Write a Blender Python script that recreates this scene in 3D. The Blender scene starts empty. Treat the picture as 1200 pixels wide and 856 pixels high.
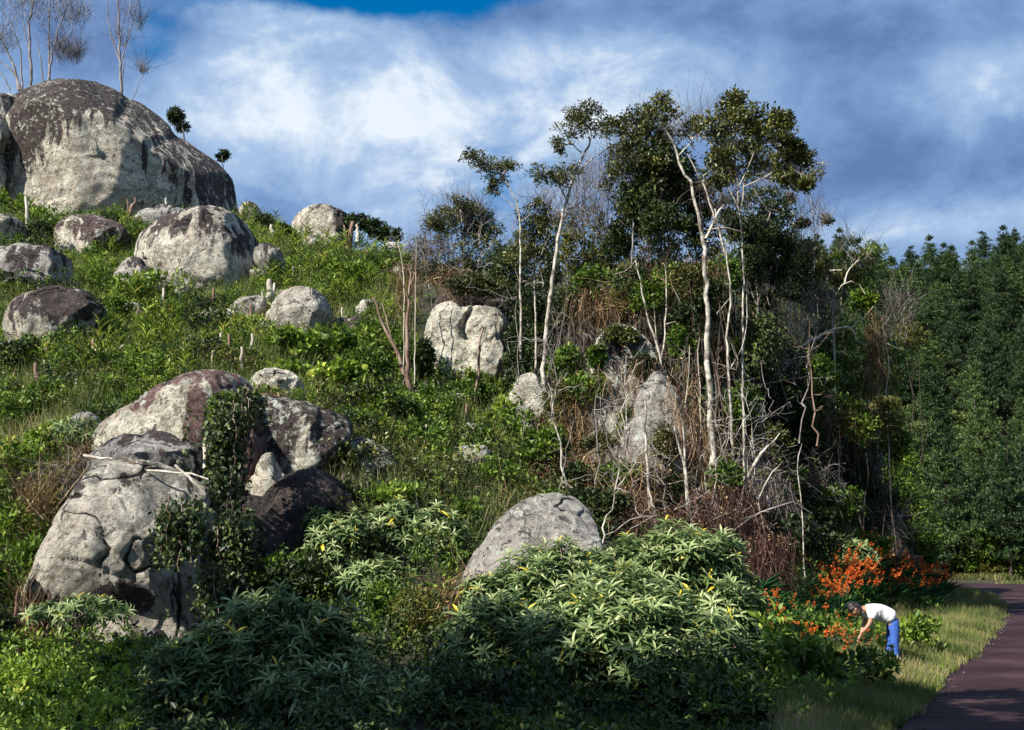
import bpy, bmesh, math, random
import numpy as np
from mathutils import Vector

rng = np.random.default_rng(7)
random.seed(7)
SC = bpy.context.scene
C = SC.collection
R = math.radians

# ------------------------------------------------------------------ camera
FPX, CX, CY, HOR = 1450.0, 600.0, 428.0, 640.0      # focal length and centre in photo pixels
CAMZ = 2.6
PITCH = math.atan((HOR - CY) / FPX)
cam_d = bpy.data.cameras.new('camera'); cam = bpy.data.objects.new('camera', cam_d); C.objects.link(cam)
cam.location = (0, 0, CAMZ); cam.rotation_euler = (math.pi / 2 + PITCH, 0, 0)
cam_d.sensor_width = 36; cam_d.lens = 36 * FPX / 1200; cam_d.clip_start = 0.1; cam_d.clip_end = 4000
SC.camera = cam
SC.view_settings.view_transform = 'Standard'; SC.view_settings.look = 'None'
SC.view_settings.exposure = 0.95; SC.view_settings.gamma = 1.0
SC.cycles.max_bounces = 6; SC.cycles.diffuse_bounces = 2; SC.cycles.glossy_bounces = 2
SC.cycles.transmission_bounces = 3; SC.cycles.transparent_max_bounces = 4
SC.cycles.use_denoising = True

# ------------------------------------------------------------------ sun and sky
SUN_EL = R(40); SUN_AZ = R(52)                       # azimuth: from behind the camera towards the left
SUNV = Vector((-math.sin(SUN_AZ) * math.cos(SUN_EL), -math.cos(SUN_AZ) * math.cos(SUN_EL), math.sin(SUN_EL)))
sl = bpy.data.lights.new('sun', 'SUN'); sun = bpy.data.objects.new('sun', sl); C.objects.link(sun)
sl.energy = 5.0; sl.angle = R(0.53); sl.color = (1.0, 0.945, 0.86)
sun.rotation_euler = SUNV.to_track_quat('Z', 'Y').to_euler()

def pxdir(px, py):
    u, v = px - CX, CY - py
    y = FPX * math.cos(PITCH) - v * math.sin(PITCH); z = FPX * math.sin(PITCH) + v * math.cos(PITCH)
    return Vector((u, y, z)).normalized()

def build_world():
    w = bpy.data.worlds.new('World'); SC.world = w; w.use_nodes = True
    nt = w.node_tree; N = nt.nodes; L = nt.links; N.clear()
    def nn(t, **k):
        n = N.new(t)
        for a, b in k.items(): setattr(n, a, b)
        return n
    def m(op, a, b=None, clamp=False):
        n = nn('ShaderNodeMath', operation=op, use_clamp=clamp)
        for i, v in enumerate((a, b)):
            if v is None: continue
            if isinstance(v, (int, float)): n.inputs[i].default_value = v
            else: L.new(v, n.inputs[i])
        return n.outputs[0]
    out = nn('ShaderNodeOutputWorld'); bg = nn('ShaderNodeBackground'); bg.inputs[1].default_value = 0.055
    sky = nn('ShaderNodeTexSky', sky_type='NISHITA'); sky.sun_disc = False
    sky.sun_elevation = SUN_EL; sky.sun_rotation = math.atan2(SUNV.x, SUNV.y)
    sky.air_density = 1.0; sky.dust_density = 0.3; sky.ozone_density = 3.0
    tc = nn('ShaderNodeTexCoord')
    hs = nn('ShaderNodeHueSaturation'); hs.inputs['Saturation'].default_value = 1.5; hs.inputs['Value'].default_value = 1.25
    L.new(sky.outputs[0], hs.inputs['Color'])
    vm = nn('ShaderNodeVectorMath', operation='MULTIPLY'); vm.inputs[1].default_value = (1, 1, 1.5)
    L.new(tc.outputs['Generated'], vm.inputs[0])
    def noise(sc, det, rough, off, dist=0.3):
        a = nn('ShaderNodeVectorMath', operation='ADD'); a.inputs[1].default_value = off; L.new(vm.outputs[0], a.inputs[0])
        n = nn('ShaderNodeTexNoise'); n.inputs['Scale'].default_value = sc; n.inputs['Detail'].default_value = det
        n.inputs['Roughness'].default_value = rough; n.inputs['Distortion'].default_value = dist
        L.new(a.outputs[0], n.inputs['Vector']); return n.outputs[0]
    def spot(px, py, rx, ry):
        # soft patch of sky round one bearing, wide rx and high ry (photo pixels as angles)
        d = pxdir(px, py)
        s = nn('ShaderNodeVectorMath', operation='SUBTRACT'); L.new(tc.outputs['Generated'], s.inputs[0]); s.inputs[1].default_value = d
        k = nn('ShaderNodeVectorMath', operation='MULTIPLY'); L.new(s.outputs[0], k.inputs[0])
        k.inputs[1].default_value = (FPX / rx, FPX / rx, FPX / ry)
        l = nn('ShaderNodeVectorMath', operation='DOT_PRODUCT'); L.new(k.outputs[0], l.inputs[0]); L.new(k.outputs[0], l.inputs[1])
        return m('POWER', 2.718, m('MULTIPLY', l.outputs['Value'], -1.0))
    cover = noise(5.0, 10, 0.62, (3.1, 0.7, 1.9), 0.25)
    fine = noise(22.0, 8, 0.65, (7.7, 2.0, 0.3), 0.3)
    d = m('ADD', m('MULTIPLY', cover, 0.9), m('MULTIPLY', fine, 0.25))
    for px, py, rx, ry, a in ((440, -22, 240, 38, -.55), (190, 45, 42, 60, -.25), (150, 90, 60, 30, .05), (490, 130, 60, 18, -.04),
                              (300, 100, 180, 70, .10), (330, 150, 120, 60, .12), (60, 60, 60, 60, .0), (700, 60, 260, 60, .15), (1000, 150, 300, 200, .2), (560, 20, 40, 25, -.1)):
        d = m('ADD', d, m('MULTIPLY', spot(px, py, rx, ry), a))
    mask = nn('ShaderNodeMapRange', interpolation_type='SMOOTHSTEP'); L.new(d, mask.inputs[0])
    mask.inputs[1].default_value = 0.34; mask.inputs[2].default_value = 0.58
    sh = m('ADD', m('MULTIPLY', noise(8.5, 10, 0.6, (1.3, 5.5, 2.2), 0.3), 1.15), m('MULTIPLY', fine, 0.22))
    for px, py, rx, ry, a in ((340, 150, 90, 30, .10), (540, 100, 330, 60, .24), (400, 165, 260, 60, .12), (960, 95, 180, 50, .02), (1080, 25, 260, 60, -.20), (1000, 205, 210, 50, -.20),
                              (760, 20, 160, 30, -.10), (600, 70, 60, 20, .1), (1090, 262, 170, 24, .34), (1150, 90, 90, 40, .18), (450, 190, 120, 50, .10), (420, 235, 120, 40, .06),
                              (560, 15, 120, 20, -.10), (120, 60, 100, 60, -.12), (1160, 190, 120, 40, -.12)):
        sh = m('ADD', sh, m('MULTIPLY', spot(px, py, rx, ry), a))
    ramp = nn('ShaderNodeValToRGB'); L.new(sh, ramp.inputs[0]); e = ramp.color_ramp.elements
    e[0].position = 0.42; e[0].color = (0.115, 0.205, 0.43, 1)
    e[1].position = 1.15 if False else 1.0; e[1].color = (0.78, 0.86, 0.95, 1)
    x = e.new(0.64); x.color = (0.205, 0.34, 0.60, 1)
    x = e.new(0.84); x.color = (0.38, 0.53, 0.76, 1)
    gain = nn('ShaderNodeVectorMath', operation='SCALE'); L.new(ramp.outputs[0], gain.inputs[0]); gain.inputs['Scale'].default_value = 10.0
    mix = nn('ShaderNodeMix', data_type='RGBA'); L.new(mask.outputs[0], mix.inputs['Factor'])
    L.new(hs.outputs[0], mix.inputs[6]); L.new(gain.outputs[0], mix.inputs[7])
    L.new(mix.outputs[2], bg.inputs[0]); L.new(bg.outputs[0], out.inputs[0])
build_world()

# ------------------------------------------------------------------ numpy helpers
def _hash(ix, iy, iz, seed):
    h = (ix.astype(np.int64) * 374761393 + iy.astype(np.int64) * 668265263 + iz.astype(np.int64) * 2147483647 + seed * 974634777) & 0xFFFFFFFF
    h = ((h ^ (h >> 13)) * 1274126177) & 0xFFFFFFFF
    h = (h ^ (h >> 16)) & 0xFFFFFFFF
    return h / 4294967295.0 * 2 - 1
def vnoise(p, seed=0):
    p = np.asarray(p, float); i = np.floor(p).astype(np.int64); f = p - i; f = f * f * f * (f * (f * 6 - 15) + 10)
    r = 0
    for dx in (0, 1):
        for dy in (0, 1):
            for dz in (0, 1):
                w = (f[:, 0] if dx else 1 - f[:, 0]) * (f[:, 1] if dy else 1 - f[:, 1]) * (f[:, 2] if dz else 1 - f[:, 2])
                r = r + w * _hash(i[:, 0] + dx, i[:, 1] + dy, i[:, 2] + dz, seed)
    return r
def fbm(p, seed=0, octv=4, gain=.5):
    p = np.asarray(p, float); a = 1; s = 0; t = 0
    for k in range(octv):
        s = s + a * vnoise(p * 2 ** k + 17.3 * k, seed + k); t += a; a *= gain
    return s / t
def smooth(x, a, b):
    t = np.clip((x - a) / (b - a), 0, 1); return t * t * (3 - 2 * t)
def norm(v):
    return v / np.maximum(np.linalg.norm(v, axis=-1, keepdims=True), 1e-9)

def P(px, py, Y):
    d = pxdir(px, py); s = Y / d.y
    return np.array((d.x * s, Y, CAMZ + d.z * s))
def PX(Y): return Y / FPX        # metres per photo pixel at depth Y
def project(p):
    p = np.atleast_2d(p); x, y, z = p[:, 0], p[:, 1], p[:, 2] - CAMZ
    f = y * math.cos(PITCH) + z * math.sin(PITCH); v = -y * math.sin(PITCH) + z * math.cos(PITCH)
    return CX + FPX * x / f, CY - FPX * v / f

# ------------------------------------------------------------------ object helpers
def props(o, label=None, cat=None, group=None, kind=None):
    if label: o['label'] = label
    if cat: o['category'] = cat
    if group: o['group'] = group
    if kind: o['kind'] = kind
    return o
def mesh_np(name, V, F, mat=None, tint=None, smoothf=False, attrs=None):
    V = np.asarray(V, np.float32); F = np.asarray(F, np.int32)
    me = bpy.data.meshes.new(name)
    k = F.shape[1]
    me.vertices.add(len(V)); me.vertices.foreach_set('co', V.ravel())
    me.loops.add(F.size); me.loops.foreach_set('vertex_index', F.ravel())
    me.polygons.add(len(F)); me.polygons.foreach_set('loop_start', np.arange(0, F.size, k, dtype=np.int32))
    me.polygons.foreach_set('loop_total', np.full(len(F), k, np.int32))
    if smoothf: me.polygons.foreach_set('use_smooth', np.ones(len(F), bool))
    at = dict(attrs or {})
    if tint is not None: at['tint'] = tint
    for an, av in at.items():
        a = me.attributes.new(an, 'FLOAT', 'POINT'); a.data.foreach_set('value', np.asarray(av, np.float32))
    me.update(calc_edges=True)
    if mat: me.materials.append(mat)
    return me
def link(name, me, parent=None, loc=(0, 0, 0)):
    o = bpy.data.objects.new(name, me); C.objects.link(o); o.location = loc
    if parent: o.parent = parent
    return o
def thing(name, loc, label=None, cat=None, group=None, rz=0, s=1):
    o = bpy.data.objects.new(name, None); C.objects.link(o); o.location = loc; o.rotation_euler = (0, 0, rz); o.scale = (s, s, s)
    o.empty_display_size = .2
    return props(o, label, cat, group)
def dup(root, loc, rz=0, s=1, kids=None):
    r = root.copy(); C.objects.link(r); r.location = loc; r.rotation_euler = (0, 0, rz); r.scale = (s, s, s) if np.isscalar(s) else s
    for ch in (kids if kids is not None else KIDS[root.name]):
        c = ch.copy(); C.objects.link(c); c.parent = r
    return r
KIDS = {}
def regkids(root, *k): KIDS[root.name] = list(k); return root

class Tubes:
    def __init__(s): s.V = []; s.F = []; s.T = []; s.n = 0
    def add(s, pts, rad, sides=6, tint=None):
        pts = np.asarray(pts, float); n = len(pts)
        rad = np.interp(np.linspace(0, 1, n), np.linspace(0, 1, len(rad)), rad) if not np.isscalar(rad) else np.full(n, rad)
        t = np.gradient(pts, axis=0); t = norm(t)
        ref = np.array((0, 0, 1.)) if abs(t[0][2]) < .9 else np.array((1., 0, 0))
        a = norm(np.cross(t, ref)); b = np.cross(t, a)
        ang = np.linspace(0, 2 * np.pi, sides, endpoint=False)
        ring = pts[:, None] + rad[:, None, None] * (np.cos(ang)[None, :, None] * a[:, None] + np.sin(ang)[None, :, None] * b[:, None])
        s.V.append(ring.reshape(-1, 3))
        i = np.arange(n - 1)[:, None] * sides; j = np.arange(sides)[None]; j2 = (j + 1) % sides
        q = np.stack([i + j, i + j2, i + sides + j2, i + sides + j], -1).reshape(-1, 4) + s.n
        s.F.append(q); s.T.append(np.full(n * sides, rng.random() if tint is None else tint)); s.n += n * sides
    def mesh(s, name, mat):
        return mesh_np(name, np.concatenate(s.V), np.concatenate(s.F), mat, np.concatenate(s.T), True)

def curve(a, b, n=6, sag=0., wob=.1, rg=None):
    rg = rg or rng
    a = np.asarray(a, float); b = np.asarray(b, float); t = np.linspace(0, 1, n)[:, None]
    L = np.linalg.norm(b - a); p = a + (b - a) * t; p[:, 2] += sag * L * 4 * (t * (1 - t))[:, 0]
    w = rg.normal(0, wob * L / n ** .5, (n, 3)); w[0] = 0; w[-1] = 0
    return p + w
def polyline(ctrl, n, wob=0.02):
    ctrl = np.asarray(ctrl, float); d = np.r_[0, np.cumsum(np.linalg.norm(np.diff(ctrl, axis=0), axis=1))]
    t = np.linspace(0, d[-1], n); p = np.stack([np.interp(t, d, ctrl[:, k]) for k in range(3)], 1)
    q = p.copy(); q[1:-1] = (p[:-2] + 2 * p[1:-1] + p[2:]) / 4
    q[1:-1] += rng.normal(0, wob, (n - 2, 3)); return q

# leaf templates: x across, y along, z up
DIAMOND = (np.array([[0, 0, 0], [-.5, .45, .12], [0, 1, -.08], [.5, .45, .12]]), np.array([[0, 3, 2], [0, 2, 1]]))
OVAL = (np.array([[0, 0, 0], [-.42, .3, .1], [-.36, .68, .06], [0, 1, -.18], [.36, .68, .06], [.42, .3, .1], [0, .5, -.03]]),
        np.array([[0, 6, 1], [1, 6, 2], [2, 6, 3], [3, 6, 4], [4, 6, 5], [5, 6, 0]]))
LANCE = (np.array([[0, 0, 0], [-.36, .25, .03], [.36, .25, .03], [0, .27, -.05], [-.5, .5, -.03], [.5, .5, -.03], [0, .52, -.13],
                   [-.3, .78, -.22], [.3, .78, -.22], [0, .79, -.29], [0, 1.0, -.50]]),
         np.array([[0, 3, 1], [0, 2, 3], [1, 3, 6], [1, 6, 4], [3, 2, 5], [3, 5, 6], [4, 6, 9], [4, 9, 7], [6, 5, 8], [6, 8, 9], [7, 9, 10], [9, 8, 10]]))
BLADE = (np.array([[-.5, 0, 0], [.5, 0, 0], [-.38, .5, 0], [.38, .5, 0], [0, 1, -.12]]), np.array([[0, 1, 3], [0, 3, 2], [2, 3, 4]]))
NEEDLE = (np.array([[-.5, 0, 0], [.5, 0, 0], [0, 1, 0]]), np.array([[0, 1, 2]]))
def leaves(pos, axis, length, width, tmpl=DIAMOND, up=None, tint=None, roll=.6, curl=1.0):
    pos = np.asarray(pos, float); n = len(pos); axis = norm(np.asarray(axis, float))
    up = np.array((0, 0, 1.)) + rng.normal(0, roll, (n, 3)) if up is None else up
    x = norm(np.cross(axis, up)); z = np.cross(x, axis)
    tv, tf = tmpl; L = np.broadcast_to(length, (n,)); W = np.broadcast_to(width, (n,))
    V = pos[:, None] + x[:, None] * (tv[None, :, 0:1] * W[:, None, None]) + axis[:, None] * (tv[None, :, 1:2] * L[:, None, None]) + z[:, None] * (tv[None, :, 2:3] * L[:, None, None] * curl)
    k = len(tv); F = (tf[None] + (np.arange(n) * k)[:, None, None]).reshape(-1, 3)
    T = np.repeat(rng.random(n) if tint is None else tint, k)
    return V.reshape(-1, 3), F, T
def join(parts):
    V, F, T, n = [], [], [], 0
    for v, f, t in parts:
        V.append(v); F.append(f + n); T.append(t); n += len(v)
    return np.concatenate(V), np.concatenate(F), np.concatenate(T)
def rdir(n, zmin=-1):
    z = rng.uniform(zmin, 1, n); a = rng.uniform(0, 2 * np.pi, n); r = np.sqrt(1 - z * z)
    return np.stack([r * np.cos(a), r * np.sin(a), z], 1)
def clusters(cen, k, spread, length, width, tmpl=DIAMOND, upbias=.3, tint_c=None):
    """k leaves round each cluster centre, splaying outwards"""
    n = len(cen); c = np.repeat(cen, k, 0); d = rdir(n * k) + np.array((0, 0, upbias))
    ln = length * rng.uniform(.6, 1.25, n * k)
    t = rng.random(n * k) if tint_c is None else np.clip(np.repeat(tint_c, k) + rng.normal(0, .13, n * k), 0, 1)
    return leaves(c + norm(d) * spread * rng.random((n * k, 1)), d, ln, ln * width, tmpl, tint=t)

# ------------------------------------------------------------------ materials
def newmat(name):
    m = bpy.data.materials.new(name); m.use_nodes = True; nt = m.node_tree; nt.nodes.clear()
    return m, nt, nt.nodes, nt.links
def ramp(N, L, src, stops):
    r = N.new('ShaderNodeValToRGB'); e = r.color_ramp.elements
    e[0].position = stops[0][0]; e[0].color = (*stops[0][1], 1); e[1].position = stops[-1][0]; e[1].color = (*stops[-1][1], 1)
    for p, c in stops[1:-1]:
        x = e.new(p); x.color = (*c, 1)
    if src is not None: L.new(src, r.inputs[0])
    return r.outputs[0]
def leafmat(name, stops, rough=.5, trans=.28, spec=.35, orand=.16):
    m, nt, N, L = newmat(name)
    at = N.new('ShaderNodeAttribute'); at.attribute_name = 'tint'
    oi = N.new('ShaderNodeObjectInfo')
    mr = N.new('ShaderNodeMath'); mr.operation = 'MULTIPLY_ADD'; L.new(oi.outputs['Random'], mr.inputs[0]); mr.inputs[1].default_value = orand; mr.inputs[2].default_value = -orand / 2
    ad = N.new('ShaderNodeMath'); ad.operation = 'ADD'; ad.use_clamp = True; L.new(at.outputs['Fac'], ad.inputs[0]); L.new(mr.outputs[0], ad.inputs[1])
    col = ramp(N, L, ad.outputs[0], stops)
    pb = N.new('ShaderNodeBsdfPrincipled'); L.new(col, pb.inputs['Base Color']); pb.inputs['Roughness'].default_value = rough
    pb.inputs['Specular IOR Level'].default_value = spec
    tr = N.new('ShaderNodeBsdfTranslucent'); L.new(col, tr.inputs[0])
    mx = N.new('ShaderNodeMixShader'); mx.inputs[0].default_value = trans; L.new(pb.outputs[0], mx.inputs[1]); L.new(tr.outputs[0], mx.inputs[2])
    o = N.new('ShaderNodeOutputMaterial'); L.new(mx.outputs[0], o.inputs[0])
    return m
def noise_node(N, L, vec, scale, det=5, rough=.55, dist=0):
    n = N.new('ShaderNodeTexNoise'); n.inputs['Scale'].default_value = scale; n.inputs['Detail'].default_value = det
    n.inputs['Roughness'].default_value = rough; n.inputs['Distortion'].default_value = dist
    if vec is not None: L.new(vec, n.inputs['Vector'])
    return n.outputs[0]
def barkmat(name, stops, scale=3.0, zs=.35, rough=.85, bump=.4):
    m, nt, N, L = newmat(name)
    tc = N.new('ShaderNodeTexCoord'); mp = N.new('ShaderNodeMapping'); mp.inputs['Scale'].default_value = (1, 1, zs); L.new(tc.outputs['Object'], mp.inputs[0])
    n1 = noise_node(N, L, mp.outputs[0], scale, 6, .65, .4)
    col = ramp(N, L, n1, stops)
    pb = N.new('ShaderNodeBsdfPrincipled'); L.new(col, pb.inputs['Base Color']); pb.inputs['Roughness'].default_value = rough
    bp = N.new('ShaderNodeBump'); bp.inputs['Strength'].default_value = bump; bp.inputs['Distance'].default_value = .03
    L.new(noise_node(N, L, mp.outputs[0], scale * 4, 4), bp.inputs['Height']); L.new(bp.outputs[0], pb.inputs['Normal'])
    o = N.new('ShaderNodeOutputMaterial'); L.new(pb.outputs[0], o.inputs[0]); return m
def plainmat(name, c, rough=.7, var=.15, scale=20):
    m, nt, N, L = newmat(name)
    tc = N.new('ShaderNodeTexCoord'); n = noise_node(N, L, tc.outputs['Object'], scale, 4)
    col = ramp(N, L, n, [(.3, tuple(x * (1 - var) for x in c)), (.7, tuple(min(1, x * (1 + var)) for x in c))])
    pb = N.new('ShaderNodeBsdfPrincipled'); L.new(col, pb.inputs['Base Color']); pb.inputs['Roughness'].default_value = rough
    bp = N.new('ShaderNodeBump'); bp.inputs['Distance'].default_value = .03; L.new(noise_node(N, L, tc.outputs['Object'], 9, 3, .5, .8), bp.inputs['Height']); L.new(bp.outputs[0], pb.inputs['Normal'])
    o = N.new('ShaderNodeOutputMaterial'); L.new(pb.outputs[0], o.inputs[0]); return m

def rockmat():
    m, nt, N, L = newmat('weathered_granite')
    def mth(op, a, b=None, clamp=False):
        n = N.new('ShaderNodeMath'); n.operation = op; n.use_clamp = clamp
        for i, v in enumerate((a, b)):
            if v is None: continue
            if isinstance(v, (int, float)): n.inputs[i].default_value = v
            else: L.new(v, n.inputs[i])
        return n.outputs[0]
    def sstep(v, a, b):
        n = N.new('ShaderNodeMapRange'); n.interpolation_type = 'SMOOTHSTEP'; L.new(v, n.inputs[0]); n.inputs[1].default_value = a; n.inputs[2].default_value = b
        return n.outputs[0]
    def mixc(f, a, b):
        n = N.new('ShaderNodeMix'); n.data_type = 'RGBA'
        if isinstance(f, float): n.inputs[0].default_value = f
        else: L.new(f, n.inputs[0])
        for i, v in ((6, a), (7, b)):
            if isinstance(v, tuple): n.inputs[i].default_value = (*v, 1)
            else: L.new(v, n.inputs[i])
        return n.outputs[2]
    def oattr(nm):
        a = N.new('ShaderNodeAttribute'); a.attribute_type = 'OBJECT'; a.attribute_name = nm; return a.outputs['Fac']
    tc = N.new('ShaderNodeTexCoord'); oi = N.new('ShaderNodeObjectInfo')
    off = N.new('ShaderNodeVectorMath'); off.operation = 'MULTIPLY_ADD'
    cmb = N.new('ShaderNodeCombineXYZ')
    for k in range(3): L.new(oi.outputs['Random'], cmb.inputs[k])
    L.new(cmb.outputs[0], off.inputs[0]); off.inputs[1].default_value = (31, 57, 17); L.new(tc.outputs['Object'], off.inputs[2])
    v = off.outputs[0]
    st = N.new('ShaderNodeMapping'); st.inputs['Scale'].default_value = (1, 1, .16); L.new(v, st.inputs[0])
    hgt = N.new('ShaderNodeAttribute'); hgt.attribute_name = 'hgt'
    side = N.new('ShaderNodeAttribute'); side.attribute_name = 'paint'
    big = noise_node(N, L, v, .45, 6, .6, .5); strk = noise_node(N, L, st.outputs[0], 1.5, 7, .62, .3)
    med = noise_node(N, L, v, 2.2, 8, .7, .2); fine = noise_node(N, L, v, 11, 6, .75)
    base = ramp(N, L, mth('ADD', mth('MULTIPLY', med, .6), mth('MULTIPLY', fine, .4)),
                [(.36, (.13, .115, .095)), (.44, (.33, .31, .25)), (.50, (.60, .55, .43)), (.58, (.80, .75, .61))])
    warm = mixc(mth('MULTIPLY', sstep(big, .45, .65), .45), base, (.36, .27, .20))
    grey = mixc(oattr('grey'), warm, ramp(N, L, med, [(.35, (.17, .165, .165)), (.65, (.40, .39, .38))]))
    # dark crust washed down from the top in streaks; also carries painted shade
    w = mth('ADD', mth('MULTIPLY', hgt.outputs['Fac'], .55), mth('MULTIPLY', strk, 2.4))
    w = mth('ADD', w, mth('MULTIPLY', big, .5)); w = mth('ADD', w, mth('MULTIPLY', fine, .55)); w = mth('ADD', w, mth('MULTIPLY', med, .55)); w = mth('SUBTRACT', w, .92); w = mth('ADD', w, oattr('stain_or_shade')); w = mth('ADD', w, side.outputs['Fac'])
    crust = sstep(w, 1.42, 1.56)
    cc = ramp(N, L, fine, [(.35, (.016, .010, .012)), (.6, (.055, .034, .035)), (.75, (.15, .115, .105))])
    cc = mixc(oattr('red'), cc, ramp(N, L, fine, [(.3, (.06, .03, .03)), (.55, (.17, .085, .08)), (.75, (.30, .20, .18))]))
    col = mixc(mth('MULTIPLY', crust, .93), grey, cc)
    # pale crusty lichen
    lt = mth('ADD', mth('ADD', noise_node(N, L, v, 3.6, 9, .72, .4), mth('MULTIPLY', big, .35)), mth('MULTIPLY', oattr('lichen'), .45))
    lich = mth('MULTIPLY', sstep(lt, .785, .83), .85)
    col = mixc(lich, col, ramp(N, L, med, [(.35, (.38, .40, .33)), (.6, (.60, .63, .54))]))
    ck = N.new('ShaderNodeAttribute'); ck.attribute_name = 'crack'
    # small dark pits and cracks
    ve = N.new('ShaderNodeTexVoronoi'); ve.feature = 'DISTANCE_TO_EDGE'; ve.inputs['Scale'].default_value = .28
    dv2 = N.new('ShaderNodeVectorMath'); dv2.operation = 'MULTIPLY_ADD'; cm3 = N.new('ShaderNodeCombineXYZ')
    for k in range(3): L.new(med if k != 1 else big, cm3.inputs[k])
    L.new(cm3.outputs[0], dv2.inputs[0]); dv2.inputs[1].default_value = (3.5, 3.5, 3.5); L.new(v, dv2.inputs[2]); L.new(dv2.outputs[0], ve.inputs['Vector'])
    crack = mth('SUBTRACT', 1.0, sstep(ve.outputs['Distance'], .006, .045))
    crack = mth('MULTIPLY', crack, sstep(med, .42, .58))
    pit = mth('SUBTRACT', 1.0, sstep(noise_node(N, L, v, 3.2, 6, .8, .5), .36, .43))
    dk = mth('MAXIMUM', mth('MAXIMUM', mth('MULTIPLY', crack, .6), sstep(ck.outputs['Fac'], .35, .9)), mth('MULTIPLY', pit, .8))
    col = mixc(dk, col, (.022, .018, .018))
    hgh = mth('SUBTRACT', mth('ADD', mth('MULTIPLY', med, .8), mth('MULTIPLY', fine, .35)), mth('MULTIPLY', dk, .35))
    bp = N.new('ShaderNodeBump'); bp.inputs['Strength'].default_value = 1.0; bp.inputs['Distance'].default_value = .38; L.new(hgh, bp.inputs['Height'])
    pb = N.new('ShaderNodeBsdfPrincipled'); L.new(col, pb.inputs['Base Color']); pb.inputs['Roughness'].default_value = .88; L.new(bp.outputs[0], pb.inputs['Normal'])
    pb.inputs['Specular IOR Level'].default_value = .25
    o = N.new('ShaderNodeOutputMaterial'); L.new(pb.outputs[0], o.inputs[0]); return m

M = {}
M['rock'] = rockmat()
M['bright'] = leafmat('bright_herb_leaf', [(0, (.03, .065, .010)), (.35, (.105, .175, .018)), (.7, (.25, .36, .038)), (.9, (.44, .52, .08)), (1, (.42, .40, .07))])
M['mid'] = leafmat('green_bush_leaf', [(0, (.018, .035, .009)), (.4, (.065, .125, .014)), (.75, (.175, .27, .030)), (.95, (.32, .36, .065)), (1, (.36, .32, .06))])
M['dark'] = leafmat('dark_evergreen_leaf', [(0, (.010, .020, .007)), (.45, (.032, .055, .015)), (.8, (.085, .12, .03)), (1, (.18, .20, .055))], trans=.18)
M['olive'] = leafmat('olive_tree_leaf', [(0, (.022, .028, .008)), (.45, (.08, .092, .02)), (.85, (.18, .185, .04)), (1, (.30, .27, .07))], rough=.4, trans=.2, spec=.5)
M['lance'] = leafmat('grey_green_long_leaf', [(0, (.018, .045, .018)), (.35, (.05, .10, .028)), (.62, (.15, .22, .065)), (.88, (.38, .45, .20)), (.985, (.54, .58, .32)), (1, (.65, .52, .05))], rough=.5, spec=.3)
M['pine'] = leafmat('pine_needles', [(0, (.012, .030, .010)), (.5, (.042, .085, .022)), (.85, (.095, .15, .036)), (1, (.19, .23, .06))], trans=.15, orand=.55)
M['dry'] = leafmat('dry_brown_stems', [(0, (.035, .022, .015)), (.45, (.14, .085, .045)), (.85, (.32, .21, .105)), (1, (.52, .42, .25))], rough=.8, trans=.1, spec=.1)
M['root'] = leafmat('dark_reddish_hanging_roots', [(0, (.018, .009, .008)), (.5, (.055, .026, .022)), (.9, (.13, .07, .055)), (1, (.25, .17, .12))], rough=.8, trans=.05, spec=.1)
M['twig'] = leafmat('grey_dead_twigs', [(0, (.05, .036, .034)), (.5, (.14, .112, .105)), (1, (.30, .265, .25))], rough=.85, trans=.0, spec=.1)
M['gold'] = leafmat('yellow_green_leaf', [(0, (.045, .06, .012)), (.5, (.14, .15, .03)), (1, (.32, .29, .08))])
M['grass'] = leafmat('verge_grass_blades', [(0, (.035, .06, .015)), (.35, (.10, .135, .035)), (.65, (.22, .22, .075)), (.85, (.33, .27, .13)), (1, (.42, .34, .20))], trans=.3, rough=.6)
M['iris'] = leafmat('strap_leaf', [(0, (.010, .045, .018)), (.5, (.026, .10, .035)), (1, (.07, .17, .05))], rough=.4)
M['orange'] = leafmat('orange_petal', [(0, (.50, .06, .012)), (.5, (.80, .14, .02)), (1, (.90, .30, .05))], trans=.35, rough=.6)
M['white_bark'] = barkmat('white_bark', [(.34, (.05, .04, .03)), (.44, (.17, .145, .115)), (.53, (.42, .39, .32)), (.68, (.62, .60, .52))], 3.4, .8)
M['grey_bark'] = barkmat('grey_bark', [(.3, (.05, .04, .035)), (.5, (.19, .165, .15)), (.7, (.38, .35, .32))], 3)
M['brown_bark'] = barkmat('brown_bark', [(.3, (.045, .026, .018)), (.5, (.19, .115, .08)), (.7, (.42, .32, .25))], 4, .2)
M['dead_wood'] = barkmat('bleached_wood', [(.3, (.22, .18, .13)), (.5, (.48, .43, .34)), (.7, (.72, .68, .58))], 4, .2)
M['dark_bark'] = barkmat('dark_bark', [(.3, (.02, .014, .012)), (.6, (.07, .05, .04)), (.8, (.13, .10, .08))], 4, .3)

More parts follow.
